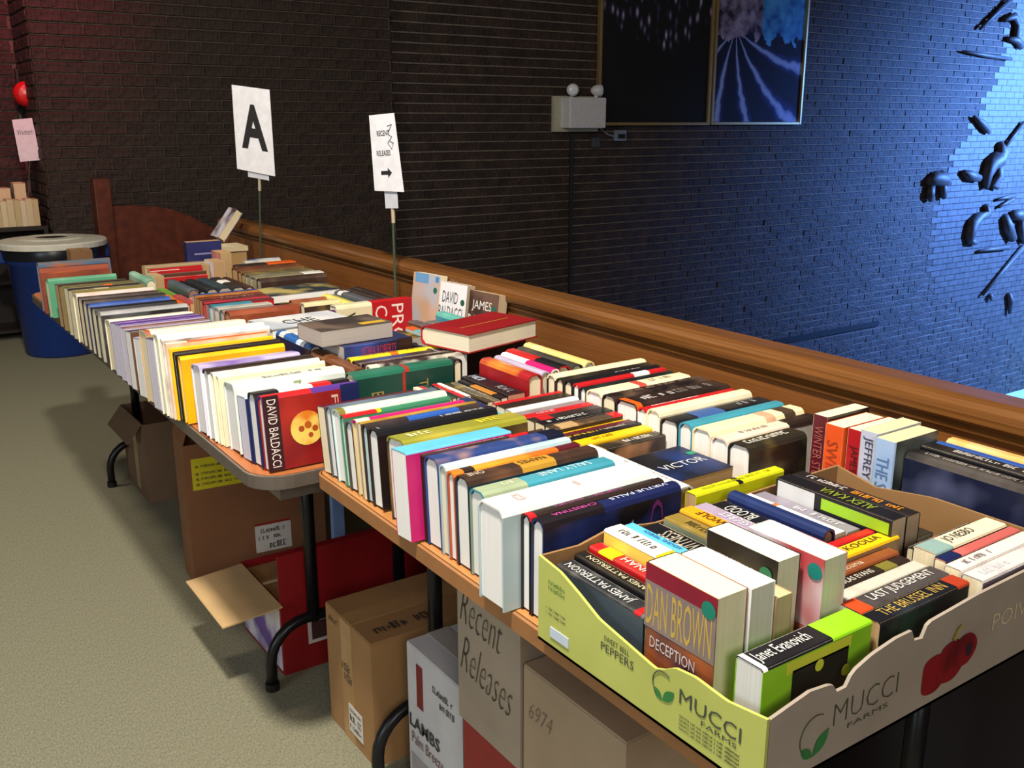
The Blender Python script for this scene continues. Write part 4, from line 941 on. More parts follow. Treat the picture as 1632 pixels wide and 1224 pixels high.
sc_('upright paperback with a black cover and green dot', 0.7965, 0.64, ZB, 'p', .176, .110, .038, 'BK', cover('#1c1a18', '#2c2a26'), '#dcd8c4', [('cd', .88, .14, .009, '#1a7a5a'), ('cu', 'INTERESTING', .83, .05, .9, .3, '#9a9a94')])
sc_('upright pink and white paperback with a teal dot', 0.8405, 0.612, ZB, 'p', .177, .112, .040, 'W', cover('#e6dce6', '#c04a50', 8), '#e0dfc6', [('cd', .90, .10, .010, '#128078'), ('cb', 0, .5, 0, .35, '#c86a60')])
br('lime green paperback with black puzzle pieces at the front', 0.690, 0.562, ZB, 'p', .175, .118, .036, 'BK', cover('#8fd020', '#a2dc30', 5), '#d8d8d4', [('band', .0, .04, 'W'), ('st', 'Janet Evanovich', .05, .52, '#e0e0dc'), ('band', .62, 1, 'LM'), ('cb', .26, .78, .0, .86, '#1a1a16'), ('cb', .20, .80, .84, .96, '#d8e040'), ('cd', .50, .80, .007, '#d8e040'), ('cd', .30, .45, .007, '#d8e040'), ('cd', .76, .62, .007, '#d8e040')])
br('dark blue paperback with gold capitals at the front wall', 0.872, 0.556, ZB, 'p', .172, .116, .026, cover('#14161e', '#2a3440', 12), cover('#10141c', '#24402f', 12), 'TA', [('st', 'THE BRUSSEL INN', .1, .8, '#b89a4a'), ('band', .86, 1, '#a83a20')])
br('black paperback with bold white last judgement title', 0.878, 0.586, ZB, 'p', .175, .112, .030, cover('#4a4444', '#2a2626'), 'BK', 'CR', [('st', 'LAST JUDGEMENT', .22, .92, '#e6e2da'), ('band', .0, .14, '#d84a20')])
br('pale grey paperback', 0.885, 0.619, ZB, 'p', .172, .108, .022, cover('#c8c4b8', '#a8a498'), 'GY', '#cfcabc')
br('dark paperback with white capitals and an olive patch', 0.892, 0.644, ZB, 'p', .168, .106, .018, 'DB', 'DB', 'CR', [('st', 'NICHOLAS EVANS', .08, .6, '#d0ccc0'), ('band', .68, .84, 'OL')])
br('copper-brown paperback with script title', 0.90, 0.664, ZB, 'p', .165, .108, .019, cover('#8a4a28', '#b87040'), 'CO', 'CR', [('st', 'The Lacuna', .1, .6, '#e0c8b0')])
br('golden yellow paperback with black capitals', 0.925, 0.686, ZB, 'p', .172, .114, .026, 'YE', 'TA', '#c8a878', [('st', 'NINA | KOOLIA', .08, .85, '#3a3020')])
br('slim red paperback behind the golden one', 0.935, 0.714, ZB, 'p', .16, .114, .014, 'RD', 'RD', 'CR')
br('white paperback with grey script nearest the frame edge', 1.06, 0.548, ZB, 'p', .18, .116, .028, cover('#d8d0d0', '#a89aa8', 14), cover('#7a6a80', '#9a8a98', 9), 'CR', [('sg', .1, .4, '#f0e8e0')])
br('white and mauve paperback', 1.065, 0.578, ZB, 'p', .178, .116, .024, cover('#e2dad4', '#b8a8b0', 14), 'LI', 'CR', [('sg', .1, .45, '#8a8080')])
br('slim coral paperback', 1.072, 0.604, ZB, 'p', .172, .116, .016, cover('#c0605a', '#d88078'), 'BK', 'CR', [('band', 0, .2, 'NV')])
br('cream paperback with bold black capitals', 1.078, 0.622, ZB, 'p', .165, .118, .032, 'CR', 'BK', 'CR', [('st', 'JO NESBO', .28, .66, '#2a2826'), ('band', 0, .24, '#8aa8a4')])
br('dark mixed-colour paperback by the right wall', 1.105, 0.657, ZB, 'p', .145, .100, .022, cover('#2a2a30', '#c04a40', 18), 'BK', 'CR')
bc('gold hardback-thick paperback', 0.872, 0.745, ZB, 'p', .155, .120, .030, cover('#8a7434', '#a89048'), cover('#9aa088', '#7a8470', 6), 'TA', [('sg', .2, .8, '#5a4a1c')])
bc('orange-yellow paperback with the wolf title', 0.9035, 0.745, ZB, 'p', .157, .124, .026, '#e8a018', 'GO', 'TA', [('st', 'THE WOLF', .15, .7, '#4a2a08', True), ('band', .85, .95, 'DB')])
bc('lilac paperback with white capitals', 0.931, 0.742, ZB, 'p', .160, .122, .028, cover('#a898b0', '#8a7890'), 'LI', 'CR', [('st', 'YOUR SECRET', .25, .85, '#ece4ec', True)])
bc('black paperback with green and white lettering', 0.9605, 0.735, ZB, 'p', .168, .116, .036, 'BK', 'BK', 'CR', [('st', 'TWILIGHT', .5, .9, '#5a8a3c', True), ('st', 'BLOOD', .12, .42, '#d8d8d0', True)])
bc('navy clothbound hardcover', 0.998, 0.732, ZB, 'h', .170, .128, .024, cover('#1d2c5c', '#26386c'), 'NV', '#8a7058')
bc('white paperback with a small orange mark', 1.0235, 0.735, ZB, 'p', .166, .116, .026, 'W', 'W', 'CR', [('band', .28, .33, '#c87a40')])
bc('grey-lilac paperback', 1.051, 0.735, ZB, 'p', .166, .112, .030, cover('#8a8494', '#a09aa8'), 'LI', 'CR', [('sg', .4, .85, '#d8d4dc')])
bc('thick black paperback with lime-edged cover', 1.0825, 0.69, ZB, 'p', .195, .138, .032, 'BK', cover('#14161a', '#22242c'), '#c8b494', [('st', 'ALEX KAVA', .35, .8, '#8a9a2c', True), ('cb', .42, .98, .84, .96, '#9ccc2a'), ('cb', .02, .36, .1, .98, '#d4d6d8'), ('cb', .46, .66, .1, .8, '#6a5a78'), ('cb', .82, .97, .1, .8, '#c8ccd8')])
bc('thick dark paperback with orange and purple lettering', 1.1155, 0.69, ZB, 'p', .195, .136, .030, cover('#201c1c', '#3a3230'), 'BK', '#b8a488', [('sg', .5, .92, '#e08a20'), ('sg', .1, .45, '#c0b8b4')])
bc('yellow and black paperback lowest by the right wall', 1.149, 0.70, ZB, 'p', .17, .09, .05, cover('#3a3420', '#2a2620'), 'BK', 'CR', [('band', 0, .1, 'LY')])
# ---- around the carton on the oak table
GM = 'loose books on the oak table'
up_row('neon yellow paperback lying along the back of the pepper carton', 0.962, 0.928, ZT, 'p', .19, .128, .022, 'LY', 'LY', 'TA', [('sg', .1, .9, '#a8a810'), ('band', .47, .52, 'BK')], GM)
up_col('long white hardcover set crosswise beside the dark blue one', 0.968, 0.972, ZT, 'h', .235, .122, .034, 'W', cover('#e0d8c0', '#ece4d0', 4), '#c8b48c', [('st', 'French English', .4, .9, '#b0aaa0', True)], GM)
flat_on('tan paperback lying beneath the black and blue thriller', 1.010, 1.012, ZT, 'p', .115, .122, .056, 0, 'TA', 'TA', 'TA', (), GM)
flat_on('black and blue thriller lying flat beside the long white hardcover', 1.008, 1.008, ZT + .0565, 'p', .118, .128, .058, 0, 'BK', cover('#0e1018', '#1c3068', 9), 'TA', [('ft', 'VICTOR', .1, .9, .35, .16, '#c8c8c8'), ('fb', .02, .16, .62, .72, '#1a8a6a')], GM)
flat_on('white paperback lying flat before the dark olive hardcover', 1.165, 0.925, ZT, 'p', .105, .045, .08, 0, 'W', cover('#e2dccc', '#cfc6b0'), 'TA', (), GM)
GS = 'upright paperbacks against the parapet'
stand_spine('upright maroon paperback beside the orange one', 1.285, 0.985, ZT, 'p', .182, .11, .030, cover('#5a1420', '#6a1c28'), 'DB', 'CR', [('st', 'WINTER STUDY', .1, .7, '#a05a50')], GS)
stand_spine('upright orange paperback between maroon and red ones', 1.275, 0.952, ZT, 'p', .176, .108, .036, cover('#d8501c', '#e0601c'), 'OR', '#ece4c0', [('st', 'SWIMSUIT', .15, .8, '#a03818')], GS)
stand_spine('upright red paperback beside the orange one', 1.283, 0.9145, ZT, 'p', .176, .108, .030, cover('#a8141e', '#b81c24'), 'RD', '#ece4c0', [('st', 'JAMES PATTERSON', .15, .95, '#4a0a10')], GS)
stand_spine('upright pale lilac paperback with black capitals', 1.272, 0.883, ZT, 'p', .184, .112, .032, cover('#b8bcd4', '#c8cade'), 'W', '#e4d4a4', [('st', 'JEFFREY ARCHER', .05, .85, '#3a3c50')], GS)
stand_spine('upright sky-blue paperback with grey cover nearest the camera', 1.262, 0.8495, ZT, 'p', .182, .112, .036, cover('#a8c0e0', '#88a8d8', 7), cover('#2a302c', '#8a948c', 10), '#e4d4a4', [('st', 'THE SUMMER', .15, .8, '#5a7aa8'), ('cd', .18, .25, .012, '#2a7a50')], GS)
SMOKE = cover('#141a34', '#4a5070', 10)
up_col('large navy book with smoke swirls leaning at the frame edge', 1.285, 0.58, ZT, 'h', .23, .165, .036, cover('#1a1718', '#4a4440', 16), SMOKE, 'CR', [('sg', .1, .6, '#a8a49c'), ('cd', .55, .25, .018, '#b08a2c'), ('sg', .62, .95, '#8a8680')], GM)
up_col('black paperback with small white capitals by the parapet', 1.325, 0.58, ZT, 'p', .23, .168, .030, cover('#181616', '#2c2828'), 'BK', 'CR', [('sg', .2, .9, '#c8c4c0')], GM)
up_col('blue-spined hardcover second from the parapet', 1.358, 0.58, ZT, 'h', .23, .165, .026, 'BL', 'BL', 'CR', (), GM)
up_col('pale wood-coloured hardcover against the parapet', 1.39, 0.58, ZT, 'h', .23, .165, .03, cover('#d8a858', '#e0c488'), 'TA', 'CR', (), GM)
# ---- around the joint of the two tables
GJ = 'books near the joint of the two tables'
for lb, x, y, L, T, W, kd, sp_, fc, pg, mk in [
 ('navy paperback set crosswise behind the magenta-spined one', .972, 1.44, .165, .024, .112, 'p', cover('#152458', '#1f3470'), 'NV', 'CR', [('band', .75, 1, 'TE')]),
 ('slim black and gold paperback beside the navy one', 1.006, 1.55, .17, .014, .112, 'p', cover('#3a3424', '#8a743a', 14), 'DB', 'CR', [('sg', .2, .8, '#b8a880')]),
 ('grey and gold striped paperback', 1.022, 1.55, .17, .016, .112, 'p', cover('#5a5650', '#a88a3a', 16), 'GY', 'CR', [('sg', .2, .8, '#c8c0b0')]),
 ('black paperback with an orange stripe', 1.040, 1.552, .168, .016, .114, 'p', 'BK', 'BK', 'CR', [('band', .3, .8, '#b87a30')]),
 ('thick black paperback with salmon page edges', 1.060, 1.558, .18, .044, .116, 'p', cover('#16161c', '#26262e'), 'BK', '#c88a70', [('sg', .05, .3, '#b8c4d8'), ('sg', .5, .9, '#8a8a90')]),
 ('red and gold hardcover with a white label', 1.107, 1.552, .185, .036, .150, 'h', cover('#a01c22', '#d88a30', 8), cover('#98141c', '#b0202a'), 'CR', [('sg', .3, .6, '#e8c8a0')]),
 ('grey-lilac hardcover beside the red and gold one', 1.146, 1.56, .18, .022, .150, 'h', 'LI', 'GY', 'CR', ()),
 ('white and pink hardcover', 1.171, 1.56, .19, .022, .152, 'h', 'W', 'PK', 'CR', [('band', .5, 1, 'PK')]),
 ('scarlet hardcover with black foot', 1.196, 1.57, .20, .034, .152, 'h', 'RD', 'RD', 'CR', [('band', .55, 1, 'BK')]),
 ('charcoal hardcover beside the scarlet one', 1.233, 1.57, .21, .032, .15, 'h', cover('#3a3834', '#4a463e'), 'SL', 'CR', ()),
 ('pale yellow hardcover set crosswise against the parapet row', 1.268, 1.57, .23, .028, .152, 'h', cover('#e8cc78', '#f0dca0'), 'CR', 'CR', ()),
 ('black hardcover end-on beside the green one', 1.058, 1.765, .20, .022, .148, 'h', 'BK', 'BK', 'CR', [('sg', .1, .6, '#d8d8d0')])]:
    up_col(lb, x, y, ZT, kd, L, W, T, sp_, fc, pg, mk, GJ)
sx = .938
for lb, c_, T in [('slim cream paperback at the green hardcover', 'CR', .016), ('slim pink-red paperback at the green hardcover', '#b83a48', .013), ('slim dark green paperback at the green hardcover', '#2c4a34', .013), ('slim blue-black paperback at the green hardcover', '#1c2430', .012), ('slim scarlet paperback at the green hardcover', 'RD', .016), ('slim white paperback at the green hardcover', 'W', .012)]:
    up_col(lb, sx, 1.612, ZT, 'p', .12, .112 if sx < 1.0 else .114, T * .76, c_, c_, 'CR', [('sg', .2, .6, '#c8b8a0')], 'slim paperbacks at the table joint'); sx += T * .76 + .001
for lb, x_, y_, c_ in RCB:
    flat_on(lb, x_, y_, .006, 'h', .16, .115, .19, 0, c_, cover('#a07a50', '#8a6440'), '#d8c8a0', ())
# ---- far table, near end
GN = 'books at the near end of the brown table'
up_row('thick green hardcover with gold lettering and a red ribbon flower', .812, 1.748, ZT, 'h', .235, .152, .044, cover('#1c5c48', '#2a6e58', 6), cover('#123c32', '#1d4c40', 6), 'CR',
       [('ct', 'BINDING', .16, .12, .72, .1, '#a8904a'), ('ct', 'TRUE', .64, .09, .8, .35, '#a8904a'), ('band', .50, .54, '#a82a22'), ('cb', .47, .50, .45, .95, '#a82a22'), ('cd', .46, .38, .014, '#a82a22'), ('cd', .41, .28, .010, '#982420')], GN)
yy = 1.797
for lb, L, T, W, kd, sp_, fc, pg, mk in [
 ('white hardcover with black print behind the green one', .24, .022, .152, 'h', cover('#d8cfc0', '#3a2c2a', 16), 'W', 'W', [('sg', .2, .9, '#2a2222'), ('band', 0, .1, 'CR')]),
 ('dark hardcover with a red dot second behind the green one', .235, .018, .152, 'h', cover('#241c1c', '#4a3034'), 'BK', 'CR', [('sg', .2, .9, '#c8b8b0')]),
 ('grey-brown hardcover third behind the green one', .225, .024, .148, 'h', cover('#6a5c54', '#7c6c62'), 'BR', 'TA', ()),
 ('brown hardcover with blue and purple print', .22, .022, .148, 'h', cover('#3a2c2c', '#3a4a80', 9), 'DB', 'CR', ()),
 ('yellow and grey hardcover with black capitals', .235, .028, .150, 'h', cover('#e8cc20', '#d8bc28'), 'SL', 'CR', [('sg', .1, .9, '#5a5030'), ('band', .42, .5, '#c86a20')])]:
    up_row(lb, .872, yy, ZT, kd, L, W, T, sp_, fc, pg, mk, GN); yy += T + .0012
up_col('large brown leather-bound book with rounded spine set crosswise', .834, 1.803, ZT, 'h', .22, .150, .034, cover('#6a3c22', '#8a5a3a', 10), cover('#6a4028', '#5a3420', 10), '#b0a490', [('band', .08, .09, 'GO'), ('band', .3, .31, 'GO')], GN)
up_col('blue hardcover with white bands on its rounded spine', .838, 2.035, ZT, 'h', .21, .156, .032, cover('#1d5aa0', '#2a6ab0'), 'NV', 'CR', [('band', .1, .24, 'W'), ('band', .6, .82, '#c8d8e8')], GN)
up_col('black paperback with yellow and white spine lettering', .882, 2.09, ZT, 'p', .19, .112, .030, 'BK', 'DB', '#8a6a58', [('sg', .1, .4, '#e8d030'), ('sg', .45, .7, '#d8d8d0')], GN)
up_col('charcoal paperback beside the blue hardcover', .914, 2.09, ZT, 'p', .19, .112, .028, 'SL', 'BK', 'CR', (), GN)
flat_on('white book lying flat with a sketched title on its cover', .835, 2.262, ZT + .131, 'h', .225, .15, .026, 3, 'W', cover('#dfe0e2', '#b8c0cc', 8), 'W', [('ft', 'CHE', .35, .75, .2, .35, '#3a3c44')], GN)
# hidden supports of the flat books are books as well
up_row('grey hardcover under the white flat book', .85, 2.295, ZT, 'h', .20, .129, .03, 'GY', 'GY', 'CR', (), GN)
up_row('brown hardcover under the white flat book', .85, 2.345, ZT, 'h', .20, .129, .03, 'BR', 'BR', 'CR', (), GN)
flat_on('tan hardcover at the bottom of the flat pile', .955, 1.935, ZT, 'h', .20, .145, .068, 0, 'TA', 'TA', 'TA', (), GN)
flat_on('grey hardcover in the middle of the flat pile', .950, 1.935, ZT + .069, 'h', .205, .145, .064, 0, 'GY', 'GY', 'TA', (), GN)
flat_on('navy and red thriller lying with its spine to the camera', .874, 1.928, ZT + .134, 'p', .175, .11, .036, 2, cover('#161a3c', '#3a50a0', 8), 'NV', '#b8b0a8', [('band', .78, 1, '#2a1418'), ('st', 'NORA ROBERTS', .25, .75, '#b02a3c')], GN, True)
flat_on('grey-edged paperback lying on top of the navy thriller', .830, 1.945, ZT + .171, 'p', .18, .12, .036, 3, 'DB', cover('#3a3230', '#6a5a50', 12), '#aaa29c', [('fb', .05, .4, .1, .3, '#c8a030')], GN)
up_row('purple-spined hardcover with white pages', .868, 2.428, ZT, 'h', .215, .150, .026, cover('#4a2440', '#5c3050'), 'PU', 'W', (), GN)
up_row('hardcover half cream half red with white capitals', 1.106, 2.478, ZT, 'h', .24, .152, .042, cover('#e0d8b8', '#d8d0a8'), cover('#dcd4b4', '#d0c8a4', 4), 'W', [('band', .46, 1, 'RD'), ('cb', .46, 1, 0, 1, '#b0141e'), ('ct', 'PRO', .72, .16, .92, .15, '#e8d8d0'), ('ct', 'CON', .50, .16, .92, .15, '#e8d8d0'), ('ct', 'W', .08, .16, .85, .5, '#3a362c')], GN)
# leaning paperbacks, covers facing the aisle
def lean_pb(label, x, y, H, W, T, face, spine, page, marks, yaw, tilt=8):
    a = math.radians(yaw); d = Vector((math.sin(a), -math.cos(a), 0)); n_ = Vector((math.cos(a), math.sin(a), 0)); tl = math.radians(tilt)
    upv = (Vector((0, 0, 1)) * math.cos(tl) + n_ * math.sin(tl)); ey = upv.cross(Vector((0, 0, 1)).cross(n_)) if False else (n_ * math.cos(tl) - Vector((0, 0, 1)) * math.sin(tl))
    ez = -d     # spine at the left
    M = mat3(ey.cross(ez), ey, ez, Vector((x, y, ZT)) + d * W)
    if M.col[0][2] < 0: M.translation += upv * H
    M.translation.z += T * math.sin(tl) + .001
    return book(label, 'p', M, H, W, T, spine, face, page, marks, 'display copies leaning on the parapet')
lean_pb('peach and blue paperback propped against the parapet', 1.395, 2.60, .205, .130, .03, cover('#c8a088', '#a8b4c4', 6), 'TA', 'CR', [('cb', .86, 1, .4, .9, '#6a9ac8'), ('cd', .78, .12, .009, '#1f6a5a'), ('cb', .9, .98, .02, .14, '#3a8ad8')], 8)
lean_pb('white paperback with black author capitals propped against the parapet', 1.40, 2.445, .195, .125, .034, cover('#dfe2e8', '#e8eaee', 5), 'W', '#b8a488', [('cu', 'DAVID', .70, .17, .86, .3, '#3a3c40'), ('cu', 'BALDACCI', .46, .19, .97, .10, '#4a4c50'), ('cd', .74, .12, .009, '#1f5a4a')], 8)
lean_pb('dark paperback with white author capitals propped against the parapet', 1.405, 2.29, .19, .125, .034, cover('#3a2a26', '#6a5044', 9), 'DB', '#c0a888', [('cu', 'JAMES', .70, .17, .86, .2, '#e8e4dc'), ('cu', 'ROLLINS', .46, .19, .96, .06, '#e8e4dc'), ('cd', .78, .14, .009, '#1f6a5a'), ('cb', .0, .2, 0, 1, '#a8823a')], 8)
# loose books before the leaning ones
for lb, x, y, L, T, W, kd, sp_, fc, pg, mk in [
 ('teal hardcover with rounded spine by the leaning paperbacks', 1.30, 2.05, .21, .034, .150, 'h', cover('#5aa89c', '#6ab8ac'), 'TE', 'W', ()),
 ('grey paperback beside the teal hardcover', 1.262, 2.06, .19, .032, .13, 'p', cover('#6a6660', '#8a847a'), 'GY', 'CR', ()),
 ('mauve-brown paperback beside the grey one', 1.225, 2.08, .2, .03, .13, 'p', cover('#6a5a5c', '#584a48'), 'BR', 'CR', ()),
 ('blue and teal paperback with an orange tip', 1.185, 2.00, .22, .024, .128, 'p', cover('#6a98c0', '#6ab0a8', 9), 'LT', 'CR', [('band', .0, .2, 'OR')]),
 ('yellow-edged dark paperback beside the blue and teal one', 1.158, 2.0, .22, .024, .12, 'p', cover('#4a3a20', '#c8a020', 12), 'OL', 'CR', ())]:
    up_col(lb, x, y, ZT, kd, L, W, T, sp_, fc, pg, mk, GN)
flat_on('big red-covered hardcover lying flat on top of the row', 1.105, 1.776, ZT + .1525, 'h', .235, .155, .044, 14, 'RD', cover('#8a161c', '#981c22', 4), '#e0d8c0', [('fb', .15, .85, .4, .42, '#b88a3a')], GN)
up_row('black hardcover beneath the big red one', 1.10, 1.89, ZT, 'h', .24, .150, .03, 'BK', 'BK', 'CR', (), GN)
up_row('dark brown hardcover beneath the big red one', 1.10, 1.925, ZT, 'h', .24, .150, .03, 'DB', 'DB', 'CR', (), GN)

# ---- far table, middle rows
GB1 = 'middle rows of the brown table'
B1 = [
 (366, 499, .19, 'h', cover('#8a4028', '#a85a3c', 8), cover('#8a4428', '#a05a3c'), 'TA', 'brick-red leather hardcover'),
 (357, 496.5, .15, 'h', 'GY', 'SL', '#d8d0c0', 'grey hardcover'),
 (349, 493, .16, 'h', cover('#b8b4a8', '#9a968c'), 'GY', 'W', 'pale grey hardcover'),
 (340, 489, .12, 'h', cover('#3a8098', '#4a90a8'), 'TE', 'W', 'teal-blue hardcover'),
 (332, 486.5, .2, 'p', 'MA', 'RD', '#c89088', 'maroon paperback'),
 (327, 483.5, .2, 'h', cover('#a82a38', '#b83a48'), 'RD', '#c8888c', 'rose-red hardcover'),
 (322, 480, .2, 'p', cover('#4a1c1c', '#7a2c2c'), 'MA', 'TA', 'dark wine paperback', [('sg', .3, .8, '#c8a8a0')]),
 (317, 477, .2, 'p', cover('#6a2818', '#8a3c20'), 'BR', 'TA', 'russet paperback', [('sg', .3, .8, '#c0a080')]),
 (312, 473.5, .2, 'p', cover('#b87028', '#8a5020'), 'CO', 'TA', 'amber paperback'),
 (308, 471, .2, 'p', cover('#24387c', '#30488c'), 'NV', 'CR', 'royal blue paperback'),
]
row(B1, 0.848, 0.014, '{} in the middle run of the far table', GB1, zmax=0.885)
up_row('cream hardcover with a dark photo on its side', 1.062, 2.60, ZT, 'h', .112, .145, .036, cover('#d8cc9c', '#e0d4a8'), cover('#3a2a24', '#8a6a40', 12), 'CR', (), GB1)
up_row('brick-brown hardcover shorter than its neighbour', 1.062, 2.69, ZT, 'h', .11, .14, .03, cover('#9a5a3c', '#7a4028'), 'CO', 'TA', (), GB1)
for lb, x, y, L, T, W, sp_ in [('pale yellow hardcover set crosswise', 1.178, 2.545, .2, .026, .142, cover('#e8d868', '#f0e48c')), ('sage and orange paperback set crosswise', 1.206, 2.56, .2, .022, .135, cover('#8a9468', '#b08a50', 14)), ('slate hardcover with a white label', 1.242, 2.565, .23, .038, .14, cover('#5a5c64', '#4a4c54')), ('black-brown hardcover next to the slate one', 1.283, 2.565, .24, .03, .14, cover('#3a2c28', '#2c2422')), ('dark brown hardcover against the parapet', 1.316, 2.565, .26, .032, .14, cover('#2c2220', '#3c302c'))]:
    up_col(lb, x, y, ZT, 'h', L, W, T, sp_, sp_, 'CR', [('band', .1, .22, 'W')] if 'label' in lb else (), GB1)
flat_on('pink-edged paperback at the bottom of the far flat pile', 1.058, 2.84, ZT, 'p', .22, .14, .055, 2, 'PI', 'DB', '#c8a090', (), GB1)
flat_on('black paperback in the middle of the far flat pile', 1.062, 2.84, ZT + .0555, 'p', .225, .14, .05, 2, 'BK', 'BK', '#b8c0cc', (), GB1, True)
flat_on('white-edged book with a dark photo on top of the far flat pile', 1.05, 2.835, ZT + .1075, 'h', .24, .15, .03, 3, 'W', cover('#2a3440', '#b8a860', 10), 'W', (), GB1)
C1 = [
 (416, 446.5, .24, 'h', cover('#3c2c26', '#5a463a'), cover('#3a2a24', '#4a382e'), 'KH', 'dark umber hardcover'),
 (408, 443.5, .25, 'h', cover('#8a8468', '#7a745c'), 'KH', 'KH', 'khaki hardcover', [('band', .7, 1, 'W')]),
 (399, 440, .24, 'h', cover('#6a6450', '#8a8468'), 'KH', 'KH', 'drab olive hardcover'),
 (391, 437, .24, 'h', cover('#5a5030', '#8a7438', 16), 'OL', 'KH', 'hardcover with black and gold patterned spine'),
 (384, 433, .24, 'h', cover('#6a4a30', '#7a5638'), 'BR', 'TA', 'mid-brown hardcover'),
 (378, 429.5, .24, 'h', cover('#5a3422', '#7a4428'), 'BR', 'TA', 'chestnut hardcover', ),
 (381, 424, .22, 'h', 'DB', 'DB', 'TA', 'dark hardcover with an orange tip', [('band', .5, 1, 'OR')], .03),
 (391, 416, .14, 'h', cover('#c8c4bc', '#a8a49c'), 'BK', 'W', 'silver-grey hardcover', [], .09),
 (398, 408, .12, 'h', cover('#3a5a9c', '#c8d0d8', 9), 'NV', 'W', 'blue and white hardcover', [], .12),
]
row(C1, 1.135, 0.03, '{} along the parapet of the far table', 'hardcovers along the parapet on the brown table', zmax=0.885)
D1 = [(300, 462, 'h', cover('#4a5860', '#5a6870'), 'SL', '#8a6a58', 'steel-blue hardcover', ()), (317, 464, 'h', 'BK', 'BK', 'GY', 'slim black hardcover', ()), (329, 461, 'h', cover('#22262a', '#2c3034'), 'BK', '#a89c8c', 'black hardcover', ()),
      (348, 459, 'h', cover('#34444c', '#2c3a40'), 'SL', '#a89c94', 'dark teal-grey hardcover', ()), (370, 458, 'h', cover('#2a2422', '#3a302c'), 'DB', '#a8a094', 'brown-black hardcover', [('band', .3, .55, 'W')]), (391, 457, 'h', cover('#3a241c', '#4a3024'), 'DB', '#a89880', 'dark russet hardcover', ())]
col(D1, 3.07, .24, .03, '{} of the dark set', 'dark hardcovers set crosswise on the brown table', zmax=0.885)
for lb, x, y, L, T, W, sp_, pg in [('orange paperback set crosswise', .815, 2.955, .23, .022, .112, cover('#d8501c', '#e88a28', 6), '#c0a890'), ('green-spined paperback set crosswise', .8385, 3.15, .17, .024, .112, cover('#6a9a3c', '#7aa84a'), 'CR'), ('rose paperback with tan page ends', .8385, 2.955, .19, .026, .115, cover('#b04a48', '#c86a60'), '#b8966a'), ('pink paperback with tan page ends', .866, 2.955, .11, .026, .115, cover('#c88a80', '#d09a8c'), '#b8966a'), ('scarlet paperback with tan page ends', .894, 2.955, .1, .024, .118, 'RD', '#b8966a'),
   ('mint green hardcover set crosswise', .818, 3.37, .24, .030, .135, cover('#7ab098', '#a8d0bc', 8), 'CR')]:
    up_col(lb, x, y, ZT, 'p' if 'paper' in lb else 'h', L, W, T, sp_, sp_, pg, (), GB1)
stand('tan paperback standing with its page edges to the camera beside the mint book', .850, 3.40, ZT, 'p', .14, .10, .034, 'TA', cover('#c8ccb0', '#b0c4a8'), '#b8966a', (), GB1)
E1 = [(243, 445, .2, 'p', cover('#c84038', '#d8a8a0', 10), 'RD', 'W', 'red and white paperback'), (244, 440, .2, 'p', cover('#6a5c58', '#7a6c64'), 'BR', 'TA', 'taupe paperback'), (246, 436, .19, 'p', cover('#d8d0c8', '#c8c0b4'), 'RD', 'CR', 'white-spined paperback', [('band', .55, 1, 'RD')]), (245, 431, .19, 'p', cover('#a8281c', '#b83830'), 'RD', 'CR', 'crimson paperback'),
      (240, 426, .22, 'p', cover('#b8a888', '#a89878'), 'TA', 'TA', 'sand-coloured paperback'), (237, 421, .23, 'p', cover('#7a6848', '#8a7850'), 'OL', 'TA', 'olive-tan paperback'), (233, 416, .23, 'p', cover('#c8b890', '#b8a478'), 'TA', 'CR', 'straw-coloured paperback'), (229, 411, .23, 'p', cover('#a89068', '#c8a890', 14), 'TA', 'TA', 'buff paperback'), (227, 407, .24, 'p', cover('#b8a080', '#8a7458', 14), 'TA', 'TA', 'speckled tan paperback')]
row(E1, 0.895, 0.03, '{} in the back middle run', 'paperbacks in the back middle run of the brown table', zmax=0.875)
book('navy paperback with pale columns standing upright facing the camera', 'p', mat3((0, 0, 1), (0, 1, 0), (-1, 0, 0), (1.262, 3.93, ZT)), .185, .14, .05, 'NV', cover('#2a2c60', '#343870', 5), 'TA', [('cb', .1, .55, .75, .86, '#c8c4d0'), ('cb', .12, .55, .5, .62, '#b8b4c8'), ('cb', .05, .45, .25, .38, '#d0ccd8'), ('cb', .72, .76, .2, .8, '#8a88b0')], 'far end of the brown table')
stand('tan page block of an upright paperback, the lower of two', 1.118, 3.60, ZT, 'p', .145, .105, .046, 'LI', cover('#c8c0d0', '#d8d0d8'), '#b8966a', (), 'far end of the brown table')
stand('tan page block of an upright paperback, the taller of two', 1.168, 3.66, ZT, 'p', .168, .108, .044, 'PI', cover('#b87468', '#c88a7c'), '#bd9c6c', (), 'far end of the brown table')
flat_on('tan book at the bottom of the far corner pile', 1.27, 4.04, ZT, 'h', .13, .14, .06, 0, 'BR', cover('#7a5a38', '#6a4a30'), '#b8966a', (), 'far end of the brown table')
flat_on('brown book in the middle of the far corner pile', 1.272, 4.04, ZT + .061, 'h', .135, .14, .06, 0, 'BR', cover('#6a4a30', '#5a3c28'), '#b0905e', (), 'far end of the brown table')
flat_on('cream paperback on top of the far corner pile', 1.245, 4.035, ZT + .122, 'p', .165, .145, .02, 0, 'CR', cover('#dcd0b0', '#d0c4a0'), '#d8c8a0', (), 'far end of the brown table')
tl = math.radians(38); ux = Vector((math.sin(tl), 0, math.cos(tl))); uy = Vector((math.cos(tl), 0, -math.sin(tl)))
